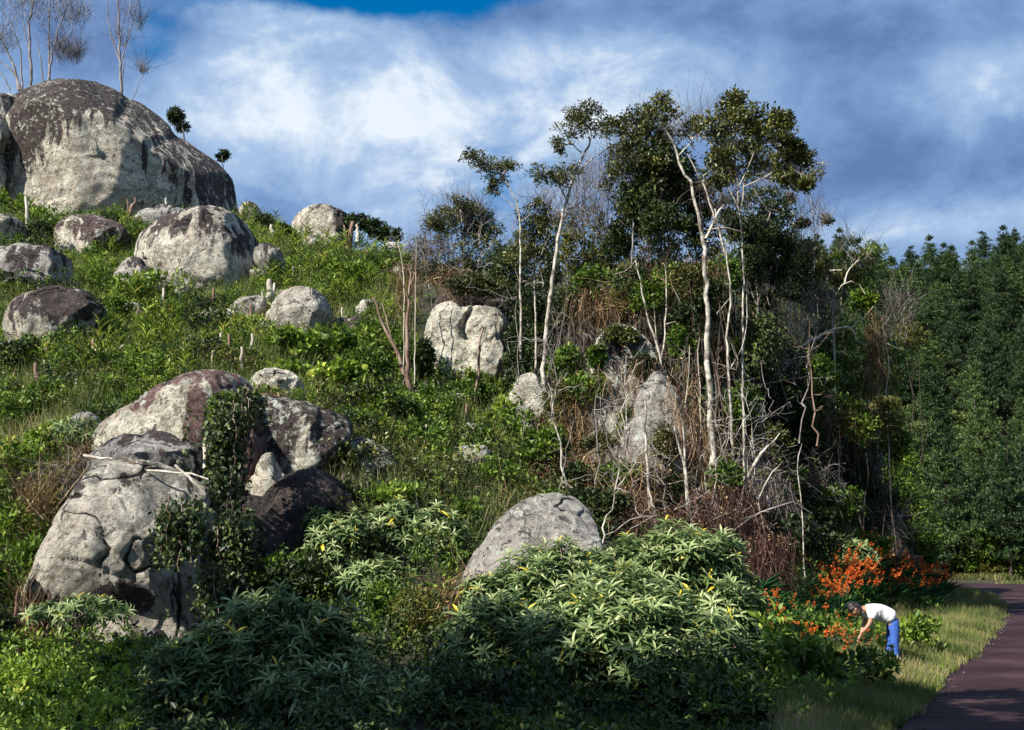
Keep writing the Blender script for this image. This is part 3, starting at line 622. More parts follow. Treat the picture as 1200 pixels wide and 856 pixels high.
    me = mesh_np('boulder', V, F, M['rock'], smoothf=True, attrs={'hgt': hg, 'paint': paint, 'crack': crack})
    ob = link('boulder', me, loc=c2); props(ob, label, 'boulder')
    for k in ('stain_or_shade', 'grey', 'red', 'lichen'): ob[k] = float(looks.get(k, 0.0))
    LAND[nm] = (ol[:, 0].mean(), ol[:, 1].mean(), Y)
    return ob
for bi, b in enumerate(B): boulder(bi, b)
# ------------------------------------------------------------------ labels by the nearest thing one can find
MARKS = [('the huge summit boulder', 140, 185), ('the large rounded boulder', 235, 310), ('the egg-shaped boulder', 352, 372), ('the mossy-topped left boulder', 62, 382),
         ('the forked brown snag', 468, 405), ('the split white rock face', 545, 405), ('the red-brown domed boulder', 215, 490), ('the dark rock shoulder', 360, 520),
         ('the big leaning boulder', 135, 670), ('the pointed middle boulder', 630, 630), ('the tall white tree', 835, 400), ('the skyline boulder', 378, 258),
         ('the bending person', 1033, 733), ('the black thicket hollow', 690, 375), ('the flat grey slab', 40, 310), ('the leaning white tree', 655, 260),
         ('the road bend', 1130, 690), ('the big leafy shrub', 730, 720), ('the square brown-topped block', 105, 290), ('the bare white limb', 970, 390)]
REG = []
def reg(o, phrase, p, cat, group):
    px, py = project(p); REG.append((o, phrase, float(px[0]), float(py[0]), cat, group))
def finish_labels():
    from collections import defaultdict
    D = defaultdict(list)
    for it in REG:
        o, ph, px, py, cat, group = it
        m = min(MARKS, key=lambda m: (m[1] - px) ** 2 + (m[2] - py) ** 2); dx, dy = px - m[1], py - m[2]
        rel = ('right of' if dx > 0 else 'left of') if abs(dx) > abs(dy) else ('below' if dy > 0 else 'above')
        D[(ph, m[0], rel)].append((math.hypot(dx, dy), it))
    ORD = ['nearest', 'second', 'third', 'fourth', 'fifth', 'sixth', 'seventh', 'eighth']
    for (ph, mk, rel), L_ in D.items():
        L_.sort(key=lambda t: t[0])
        for i, (_, (o, _p, px, py, cat, group)) in enumerate(L_):
            o['category'] = cat; o['group'] = group
            if len(L_) == 1: o['label'] = f'{ph} {rel} {mk}'
            elif len(L_) <= 8: o['label'] = f'{ph} {rel} {mk}, {ORD[i]}' + (' to it' if i == 0 else ' nearest')
            else: o['label'] = f'{ph} in the crowd {rel} {mk}'; o['group'] = f'{group} {rel} {mk}'

# ------------------------------------------------------------------ foliage builders
def fill(n, rx, ry, rz, shell=.55):
    d = rdir(n); r = shell + (1 - shell) * rng.random(n) ** .6
    r = r * (1 + .16 * fbm(d * 2.3 + rng.uniform(0, 50, 3), 4, 2))
    return d * r[:, None] * np.array((rx, ry, rz))
def clumpy(rx, ry, rz, cr, nper, dens=1.0):
    """cluster centres gathered in small clumps through an ellipsoid"""
    m = max(4, int(dens * 5.5 * ((rx * rz + rx * ry + ry * rz) / 3) / (cr * cr) * .55))
    cc = fill(m, rx * .9, ry * .9, rz * .9, .45); t = rng.normal(.45, .16, m)
    pts = (cc[:, None] + fill(m * nper, cr, cr, cr * .7, .3).reshape(m, nper, 3)).reshape(-1, 3)
    return pts, np.clip(np.repeat(t, nper) + rng.normal(0, .06, m * nper), 0, 1), cc
def limbs(tb, frm, to, r0, r1, n=5):
    for q in to:
        a = frm[np.argmin(np.linalg.norm(frm - q, axis=1) + 1.2 * np.maximum(frm[:, 2] - q[2], 0))]
        tb.add(curve(a, q, n, .03, .09), (r0, r1), 4, rng.random())
def shrub(px, py, rx, ry, Y=None, mat='mid', phrase=None, cat='bush', group='bushes on the slope', leaf=.13, wr=.45, dens=1., tm=DIAMOND, droop=False, cr=.38, k=6, label=None, name=None, bark='dark_bark', dscale=.8):
    g = hit(px, min(py + ry * .75, 850))[0]
    gy = g[1] if not np.isnan(g[1]) else 75
    Y = gy if Y is None else min(Y, gy)
    c = P(px, py, Y); s = PX(Y); X, Zr = rx * s, ry * s; D = min(X, max(Zr, X * .6)) * dscale
    base = np.array((c[0], c[1], min(float(H(c[0], c[1])[0]), c[2] - Zr * .4)))
    root = thing(name or 'bush', base)
    pts, t, cc = clumpy(X, D, Zr, min(cr, X * .5, Zr * .6), 14, dens)
    ex = fill(int(len(pts) * .9), X, D, Zr, .5); pts = np.vstack([pts, ex]); t = np.r_[t, np.clip(.45 + .3 * fbm(ex * 1.6 + c, 4, 2), 0, 1)]
    V, F, T = clusters(pts, k, .09, leaf * 1.3, wr * 1.15, tm, -.5 if droop else .35, t)
    off = c - base
    crown = link('crown', mesh_np('crown', V + off, F, M[mat], T), root)
    tb = Tubes(); m = 3
    for q in cc[rng.choice(len(cc), m, replace=False)]:
        st = np.array((rng.normal(0, X * .12), rng.normal(0, D * .12), -.1)); tb.add(curve(st, q * .85 + off, 6, .05, .06), (.02 + .008 * Zr, .008), 5)
    stem = link('stem', tb.mesh('stem', M[bark]), root)
    regkids(root, crown, stem)
    if label: props(root, label, cat, group)
    else: reg(root, phrase, c, cat, group)
    return root
def strands(n, rx, ry, rz, L, w, mode='arc', segs=5):
    """thin ribbons: arcs in all directions, or drooping curtains"""
    a = fill(n, rx, ry, rz, .2); d = rdir(n); Ls = L * rng.uniform(.5, 1.4, n)
    if mode == 'hang': d = d * .35 + np.array((0, 0, -1.))
    if mode == 'up': d = d * .55 + np.array((0, 0, 1.))
    d = norm(d); g = np.zeros((n, 3)); g[:, 2] = -rng.uniform(.1, .6, n) if mode != 'up' else -rng.uniform(0, .25, n); sd = rdir(n) * .65
    t = np.linspace(0, 1, segs)[None, :, None]
    Pn = a[:, None] + Ls[:, None, None] * (d[:, None] * t + (g + sd)[:, None] * t * t) + np.cumsum(rng.normal(0, .045 * L, (n, segs, 3)), 1)
    side = norm(np.cross(d, rdir(n)))[:, None] * (w * rng.uniform(.5, 1.3, (n, 1, 1)) * np.linspace(1, .4, segs)[None, :, None])
    V = np.stack([Pn - side * .5, Pn + side * .5], 2).reshape(n, -1, 3)
    i = np.arange(segs - 1); q = np.stack([2 * i, 2 * i + 1, 2 * i + 3, 2 * i + 2], 1); tf = np.concatenate([q[:, [0, 1, 2]], q[:, [0, 2, 3]]])
    F = (tf[None] + (np.arange(n) * segs * 2)[:, None, None]).reshape(-1, 3)
    return V.reshape(-1, 3), F, np.repeat(rng.random(n), segs * 2)
def tangle(px, py, rx, ry, Y=None, mat='dry', n=260, L=.9, w=.025, mode='arc', phrase='tangle of dry brown stems', cat='dead vines', leafy=0, leafm=.35):
    g = hit(px, min(py + ry * .6, 850))[0]; gy = g[1] if not np.isnan(g[1]) else 75
    Y = gy if Y is None else min(Y, gy); c = P(px, py, Y); s = PX(Y)
    base = np.array((c[0], c[1], min(float(H(c[0], c[1])[0]), c[2] - ry * s * .4)))
    root = thing('vine_tangle', base); off = c - base
    V, F, T = strands(n, rx * s, rx * s * .6, ry * s, L, w, mode, 6)
    ch = [link('dry_stems', mesh_np('dry_stems', V + off, F, M[mat], T), root)]
    if leafy:
        pts = fill(leafy, rx * s, rx * s * .6, ry * s, .3); V, F, T = clusters(pts, 4, .05, .11, .4)
        ch.append(link('withered_leaves', mesh_np('withered_leaves', V + off, F, M['dry'] if mat != 'twig' else M['olive'], T), root))
    tb = Tubes()
    for _ in range(3): a_ = fill(1, rx * s, rx * s * .5, ry * s)[0] + off; tb.add(curve(a_ * .4 * (1, 1, 0) + (0, 0, max(-.1, off[2] - ry * s * 1.3)), a_, 7, .1, .12), (.022, .01), 4)
    ch.append(link('stem', tb.mesh('stem', M['brown_bark'] if mat in ('dry', 'root') else M['dark_bark']), root))
    regkids(root, *ch); reg(root, phrase, c, cat, 'dead vine tangles in the thicket'); return root

# ------------------------------------------------------------------ trees traced by their own trunks and crown masses
def tree(label, Y, stems, crowns, mat='olive', bark='white_bark', leaf=.14, wr=.5, dens=1., twigs=10, cr=.34, k=6, name='tree', cat='tree', group='trees in the thicket', twigmat=None, snap=True, finetwig=0):
    """stems: (polyline in bearings, radius low, radius high[, depth shift]); crowns: (px, py, rx, ry[, density])"""
    s = PX(Y); b0 = P(*stems[0][0][0], Y); gz = float(H(b0[0], b0[1])[0]) if snap else b0[2]
    base = np.array((b0[0], b0[1], min(gz, b0[2]))); root = thing(name, base); props(root, label, cat, group)
    kids = []; allp = []
    for i, st in enumerate(stems):
        pl, r0, r1 = st[:3]; dy = st[3] if len(st) > 3 else 0
        W = np.array([P(a, b, Y + dy * j / max(1, len(pl) - 1)) for j, (a, b) in enumerate(pl)])
        if i == 0 or (len(st) > 4 and st[4]):
            gz = float(H(W[0][0], W[0][1])[0]) if snap else W[0][2]
            if W[0][2] > gz: W = np.vstack([[W[0][0], W[0][1], gz - .3], W])
        n = max(8, int(np.linalg.norm(W[-1] - W[0]) / .35)); q = polyline(W, n, r0 * .28) - base; allp.append(q)
        tb = Tubes(); tb.add(q, (r0 * .72, (r0 + r1) * .38, r1 * .7), 9 if r0 > .06 else 6)
        kids.append(link('trunk' if i == 0 else 'limb', tb.mesh('trunk' if i == 0 else 'limb', M[bark]), root))
    allp = np.concatenate([p[len(p) // 3:] for p in allp]); tb = Tubes(); parts = []
    for cr_ in crowns:
        x, y, rx, ry = cr_[:4]; dn = cr_[4] if len(cr_) > 4 else 1
        c = P(x, y, Y + rng.normal(0, .4)) - base; X, Zr = rx * s, ry * s
        pts, t, cc = clumpy(X, X * .85, Zr, min(cr, X * .6), 13, dens * dn * 1.9)
        V, F, T = clusters(pts + c, k, .09, leaf * .85, wr, DIAMOND, .3, t); parts.append((V, F, T))
        mid = curve(allp[np.argmin(np.linalg.norm(allp - c, axis=1))], c, 7, .02, .07); tb.add(mid, (.05, .02), 5)
        m = min(len(cc), twigs); limbs(tb, mid, cc[rng.choice(len(cc), m, replace=False)] + c, .016, .006, 5)
    if finetwig:
        for x, y, rx, ry in [c_[:4] for c_ in crowns]:
            V, F, T = strands(finetwig, rx * s, rx * s, ry * s, .9, .014, 'up'); kids.append(link('fine_twigs', mesh_np('fine_twigs', V + P(x, y, Y) - base, F, M[twigmat or 'twig'], T), root))
    if tb.n: kids.append(link('branches', tb.mesh('branches', M[bark]), root))
    if parts: kids.append(link('crown', mesh_np('crown', *join(parts)[:2], M[mat], join(parts)[2]) if len(parts) == 1 else (lambda a: mesh_np('crown', a[0], a[1], M[mat], a[2]))(join(parts)), root))
    regkids(root, *kids); return root

tree('tall white-trunked tree forking high under an open clumpy olive crown', 38,
     [([(846,650),(840,600),(836,540),(834,480),(831,420),(829,360),(827,310),(824,276),(816,240),(806,205),(796,182),(788,165)], .17, .05),
      ([(827,280),(836,262),(845,242),(853,236),(863,224)], .07, .03), ([(838,262),(832,235),(822,210),(812,195),(805,180)], .05, .02),
      ([(850,300),(843,270),(838,245)], .05, .04), ([(828,270),(850,266),(870,272)], .035, .015), ([(788,165),(778,150),(765,140)], .03, .015),
      ([(796,182),(815,160),(840,140)], .03, .015), ([(863,224),(880,190),(890,160)], .03, .015), ([(863,224),(900,205),(925,190)], .03, .012)],
     [(775,128,30,12,.7),(800,150,20,12,.4),(835,150,24,14,.9),(860,128,22,20,1.2),(882,140,26,20,1.2),(915,142,14,14,1.2),(905,165,24,16,1.0),(925,172,14,14,1),(938,190,16,16,1.2),(920,205,18,14,.9),(880,185,24,14,.6),(945,215,10,9,.8),(845,180,20,14,.6),(838,205,20,16,.6)], dens=1.0, leaf=.16)
tree('leaning white-stemmed tree with a tufted rounded crown above the thicket', 44,
     [([(637,425),(640,390),(644,350),(650,310),(656,270),(664,235),(674,205),(684,182)], .13, .06), ([(684,182),(690,172),(694,160),(690,140)], .06, .02, .5), ([(676,205),(690,190),(712,172),(730,165)], .04, .015, -.5),
      ([(664,235),(655,215),(650,205)], .04, .02), ([(684,182),(668,165),(660,150)], .04, .015), ([(660,250),(700,225),(715,215)], .03, .012)],
     [(668,150,20,16,.9),(685,130,24,16,1),(700,150,22,16,.8),(722,152,18,15,1),(735,172,10,12,.8),(655,170,12,10,.6),(640,203,18,11,1.1),(663,206,20,12,1.1),(715,215,14,9,.5)], dens=.85, leaf=.13)
tree('small pale forked tree with a flat wind-swept tuft crown left of the leaning tree', 46,
     [([(610,300),(610,270),(609,250),(604,232),(596,218),(590,205)], .08, .03), ([(609,250),(600,240),(586,228)], .03, .015), ([(608,262),(622,252),(620,242)], .03, .015), ([(590,205),(575,195)], .025, .012)],
     [(556,187,16,11,1),(575,198,18,11,1),(595,196,13,9,.9),(585,212,12,8,.6),(572,222,14,8,.4),(625,240,8,8,.4)], dens=.85, leaf=.13)
tree('slim bare pole tree with a few leaf tufts right of the olive crown', 46, [([(925,345),(928,300),(930,270),(927,240)], .05, .02)], [(925,235,8,6,.6),(940,262,7,6,.5)], twigs=5, finetwig=30)
tree('slender grey sapling with a sparse twiggy top against the sky', 47, [([(953,350),(954,310),(954,270),(951,235),(948,215)], .05, .015), ([(954,280),(965,265),(972,255)], .02, .01)], [(970,258,7,5,.6),(952,205,16,12,.2)], twigs=6, finetwig=60)
tree('twiggy sapling leaning into the sky beside the pine forest', 49, [([(985,360),(990,320),(996,290),(1000,275)], .04, .012), ([(990,320),(1010,305),(1022,290)], .02, .01)], [(1022,296,20,9,.8),(1000,285,14,9,.2),(985,300,10,8,.2)], mat='mid', twigs=6, finetwig=50)
tree('pale sapling forked in a narrow Y over the grey outcrop', 41,
     [([(785,500),(780,470),(776,440),(772,415),(765,392),(757,365),(751,335),(745,305)], .085, .03), ([(775,420),(780,395),(780,360),(781,330),(779,310)], .05, .02), ([(771,410),(768,380),(766,355)], .03, .015),
      ([(781,380),(800,375),(812,387),(820,396)], .03, .02), ([(812,387),(800,360),(788,335)], .025, .012), ([(812,387),(822,365),(823,350)], .025, .012), ([(745,305),(735,318),(718,322)], .02, .01)], [], twigs=0)
tree('crooked pale stem standing just right of the tall white tree', 40,
     [([(862,560),(858,500),(855,450),(853,415),(852,380),(856,355),(854,330),(854,300),(850,280)], .08, .03), ([(855,350),(845,362),(840,368)], .03, .015), ([(857,430),(870,410),(876,380),(875,345)], .03, .015)], [], twigs=0)
tree('thin kinked stem rising between the white tree and the grey slab', 39,
     [([(818,600),(820,540),(821,480),(820,440),(817,410),(820,396)], .04, .02), ([(800,520),(803,470),(808,440),(808,405)], .03, .015)], [], bark='dead_wood', twigs=0)
tree('dead tree with a thick broken white limb reaching right over dark bushes', 45,
     [([(905,470),(915,440),(930,415),(950,398)], .05, .06), ([(950,398),(965,392),(978,385),(990,383),(1000,388)], .09, .04), ([(998,384),(1006,375),(1010,370)], .03, .015), ([(1000,388),(1004,400),(1012,404)], .03, .012)], [], twigs=0, bark='dead_wood')
tree('bare white twisted tree arching over the crown edge near the pine forest', 46,
     [([(975,350),(985,335),(996,326),(1008,330),(1014,345)], .05, .03), ([(990,332),(992,318),(1003,308),(1012,298)], .045, .02), ([(1038,450),(1042,430),(1040,410),(1036,400)], .045, .025, 0, 1), ([(1038,402),(1050,408),(1060,410)], .03, .012)], [(1010,305,14,10,.3)], twigs=4, bark='dead_wood', finetwig=40)
tree('leaning pale trunk slanting up right below the dark thicket', 37,
     [([(868,650),(869,600),(870,572),(880,548),(893,530)], .10, .07), ([(893,530),(905,520),(914,508)], .05, .03), ([(885,595),(900,560),(918,540)], .04, .02), ([(940,590),(934,560),(934,540),(940,520)], .035, .02, 0, 1)], [], twigs=0)
tree('low arching dead branch crossing the foot of the central trees', 36,
     [([(840,640),(855,625),(880,605),(905,595),(930,588)], .05, .03), ([(930,588),(945,598),(952,602)], .02, .01), ([(800,590),(815,596),(832,600)], .03, .02), ([(790,598),(810,590),(832,575)], .04, .03)], [], bark='grey_bark', twigs=0)
for lab, st in (('pale trunk standing just left of the tall white trunk base', [(815,640),(808,600),(802,550),(800,500)]), ('mottled trunk close behind the tall white trunk base', [(862,660),(861,620),(863,590),(866,560)]),
                ('reddish shaggy trunk right of the tall white trunk base', [(872,690),(868,650),(865,610),(868,570)]), ('short pale double stem over the brown thicket', [(804,560),(801,540),(797,520),(790,500)]),
                ('thin straight sapling left of the tall white trunk', [(765,620),(760,570),(757,520),(756,470)]), ('slim light stem among brown stems above the leafy shrub', [(769,612),(764,590),(760,570)])):
    tree(lab, 37, [(st, .07, .04)], [], twigs=0, bark='white_bark' if 'reddish' not in lab else 'brown_bark')
tree('forked brown snag with a split trunk on the slope', 44,
     [([(480,470),(479,445),(478,420),(479,390),(478,360),(480,330),(478,310)], .15, .05), ([(480,455),(472,430),(462,410),(453,390),(445,370),(437,348)], .12, .05), ([(466,415),(458,395),(452,372),(448,355)], .05, .03),
      ([(479,375),(470,372),(462,370)], .03, .015), ([(478,372),(468,358),(462,345)], .03, .015), ([(478,350),(472,332),(468,318)], .03, .012), ([(480,335),(488,318),(488,290)], .04, .015)], [], bark='brown_bark', twigs=0)
tree('brown forked trunk in front of the split white rock face', 46, [([(556,490),(558,460),(560,430),(563,400),(566,385)], .09, .05), ([(560,420),(566,400),(572,390)], .05, .03)], [], bark='brown_bark', twigs=0)
tree('bleached thin stem leaning over the green slope beside the snag', 47, [([(474,345),(473,320),(470,300),(466,285)], .04, .02), ([(487,330),(488,300),(488,283)], .04, .02, 0, 1)], [], bark='dead_wood', twigs=0)
# bare trees on the summit boulder
def bare(label, Y, stems, crowns, nt):
    r = tree(label, Y, stems, [], bark='grey_bark', snap=False, twigs=0, group='bare trees on the summit')
    s = PX(Y); base = np.array(r.location); ks = list(KIDS[r.name])
    for x, y, rx, ry in crowns:
        V, F, T = strands(nt * 2, rx * s, rx * s, ry * s, 1.5, .022, 'up', 7); o = link('fine_twigs', mesh_np('fine_twigs', V + P(x, y, Y) - base, F, M['twig'], T), r); ks.append(o)
    regkids(r, *ks); return r
bare('clump of bare purple-grey trees standing on the left end of the summit', 80,
     [([(36,106),(36,60),(33,30),(40,0),(48,-30)], .14, .05), ([(22,106),(18,80),(8,60),(0,40)], .13, .05), ([(26,106),(24,60),(14,30),(2,10)], .09, .03), ([(55,104),(62,60),(70,30),(80,5)], .11, .04),
      ([(52,104),(46,60),(42,40)], .07, .03), ([(58,104),(57,50),(58,10),(60,-30)], .09, .03), ([(25,106),(16,84),(0,72),(-12,60)], .10, .03), ([(12,106),(4,90),(-4,80)], .07, .03), ([(36,70),(28,30),(20,-20)], .06, .02)],
     [(20,15,40,26),(60,8,36,26),(85,20,22,20),(72,62,14,16),(88,68,12,12),(0,50,20,20)], 150)
bare('tall slender pale bare tree rising from the crown of the summit boulder', 80,
     [([(143,124),(142,90),(140,60),(139,30),(138,0),(138,-40)], .13, .05), ([(140,70),(132,50),(127,25),(125,-10)], .07, .03), ([(143,70),(150,45),(157,20),(162,0)], .06, .02), ([(142,110),(145,80),(146,50)], .07, .02), ([(153,124),(160,105),(168,88)], .05, .015)],
     [(150,20,14,16),(142,48,14,12),(163,30,6,12),(168,85,5,5)], 45)
tree('small round dark tree on the right flank of the summit boulder', 84, [([(216,165),(214,150),(212,140)], .10, .05)], [(207,137,11,10,1.5),(214,150,8,5,1)], mat='dark', leaf=.2, snap=False, bark='grey_bark')
tree('tiny wispy tree low on the right flank of the summit boulder', 85, [([(262,200),(261,190),(260,182)], .06, .03)], [(262,184,7,9,.9)], mat='dark', leaf=.2, snap=False, bark='grey_bark')

for lab, Y, st, cw, mt, bk in [
  ('leafy olive tree filling the gap between the leaning tree and the tall white tree', 43, [(735,420),(738,340),(742,260),(748,180)], [(742,150,22,20,.9),(760,140,20,14,.7),(730,190,20,24,.8),(765,200,26,26,1.2),(740,235,24,24,1.1),(785,235,22,26,1.2),(770,160,20,18,.8)], 'olive', 'grey_bark'),
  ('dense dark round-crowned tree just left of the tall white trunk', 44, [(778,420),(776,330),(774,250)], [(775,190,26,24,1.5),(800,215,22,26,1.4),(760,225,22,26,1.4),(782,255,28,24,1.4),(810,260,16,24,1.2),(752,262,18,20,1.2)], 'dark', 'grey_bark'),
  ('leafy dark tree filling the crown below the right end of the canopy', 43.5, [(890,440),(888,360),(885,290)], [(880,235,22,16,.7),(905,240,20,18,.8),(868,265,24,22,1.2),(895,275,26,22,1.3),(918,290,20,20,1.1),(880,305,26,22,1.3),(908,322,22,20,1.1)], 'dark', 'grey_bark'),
  ('airy olive tree with thin grey stems inside the main canopy', 40.5, [(870,430),(872,330),(868,250),(860,180)], [(858,160,26,16,.8),(880,175,22,14,.7),(850,185,22,14,.8),(898,190,20,12,.8),(872,205,20,14,.6),(915,205,20,14,.8),(935,215,14,10,.6)], 'olive', 'white_bark'),
  ('sparse olive tree between the small pale tree and the leaning tree', 47, [(628,400),(626,320),(630,260)], [(625,250,18,12,.5),(640,262,16,14,.7),(615,270,18,14,.7),(635,290,20,16,.9),(610,300,20,16,.9)], 'olive', 'white_bark'),
  ('thin-crowned tree rising behind the brown-olive bushes on the left of the grove', 55, [(545,330),(543,280),(540,250)], [(538,240,22,10,.6),(555,248,18,10,.7),(520,255,18,12,.8),(508,270,16,12,.8)], 'olive', 'grey_bark'),
  ('mixed tree whose crown closes the grove beside the pine forest', 49, [(960,420),(958,350),(955,310)], [(950,300,20,14,.6),(968,315,20,14,.8),(940,320,20,16,1),(985,325,18,14,.8),(1005,318,16,12,.7)], 'olive', 'white_bark')]:
    tree(lab, Y, [(st, .07, .025), ([st[-2], (st[-1][0] + 16, st[-1][1] + 8)], .035, .015), ([st[-2], (st[-1][0] - 18, st[-1][1] + 14)], .035, .015)], cw, mat=mt, bark=bk, leaf=.15, dens=.85, finetwig=16)

# thin pale saplings and crossing branches woven through the thicket
def sapling(px, py, Y, hpx, lean, bark):
    s = PX(Y); base = P(px, py, Y); gz = float(H(base[0], base[1])[0]); top = P(px + lean, py - hpx, Y + rng.normal(0, .5)); base[2] = min(base[2], gz) if base[2] - gz < 3 else base[2]
    root = thing('sapling', base); q = curve((0, 0, -.1), top - base, 12, 0, .05); tb = Tubes(); tb.add(q, (rng.uniform(.022, .045), .008), 5); k = [link('trunk', tb.mesh('trunk', M[bark]), root)]; tb = Tubes()
    for j in range(int(rng.integers(4, 9))):
        i = int(rng.integers(3, 12)); L_ = rng.uniform(.5, 1.8); d = rdir(1, -.3)[0]; d[1] *= .5; e = q[i] + norm(d) * L_; c_ = curve(q[i], e, 7, rng.uniform(-.12, .15), .10); tb.add(c_, (.014, .005), 4)
        for _ in range(3): i2 = int(rng.integers(2, 7)); tb.add(curve(c_[i2], c_[i2] + norm(rdir(1, -.8)[0]) * L_ * .45, 4, -.05, .1), (.008, .004), 3)
    k.append(link('branches', tb.mesh('branches', M[bark]), root)); regkids(root, *k); reg(root, {'white_bark': 'thin pale crooked sapling', 'brown_bark': 'thin brown dead sapling', 'grey_bark': 'thin grey twiggy sapling'}[bark], (base + top) / 2, 'sapling', 'thin saplings woven through the thicket')
for _ in range(40):
    px = rng.choice([rng.uniform(640, 900), rng.uniform(680, 860), rng.uniform(600, 960)]); py = rng.uniform(430, 640) if px < 940 else rng.uniform(430, 560); g_ = hit(px, py)[0]; Y_ = min(g_[1] - rng.uniform(.5, 3), 36 + (640 - py) * .045)
    sapling(px, py, Y_, rng.uniform(70, 190), rng.normal(0, 22), str(rng.choice(['white_bark', 'grey_bark', 'brown_bark', 'grey_bark'])))
for _ in range(16):
    px = rng.uniform(480, 700); py = rng.uniform(310, 370); sapling(px, py, hit(px, py + 15)[0][1] - 1, rng.uniform(50, 110), rng.normal(0, 15), str(rng.choice(['white_bark', 'grey_bark'])))

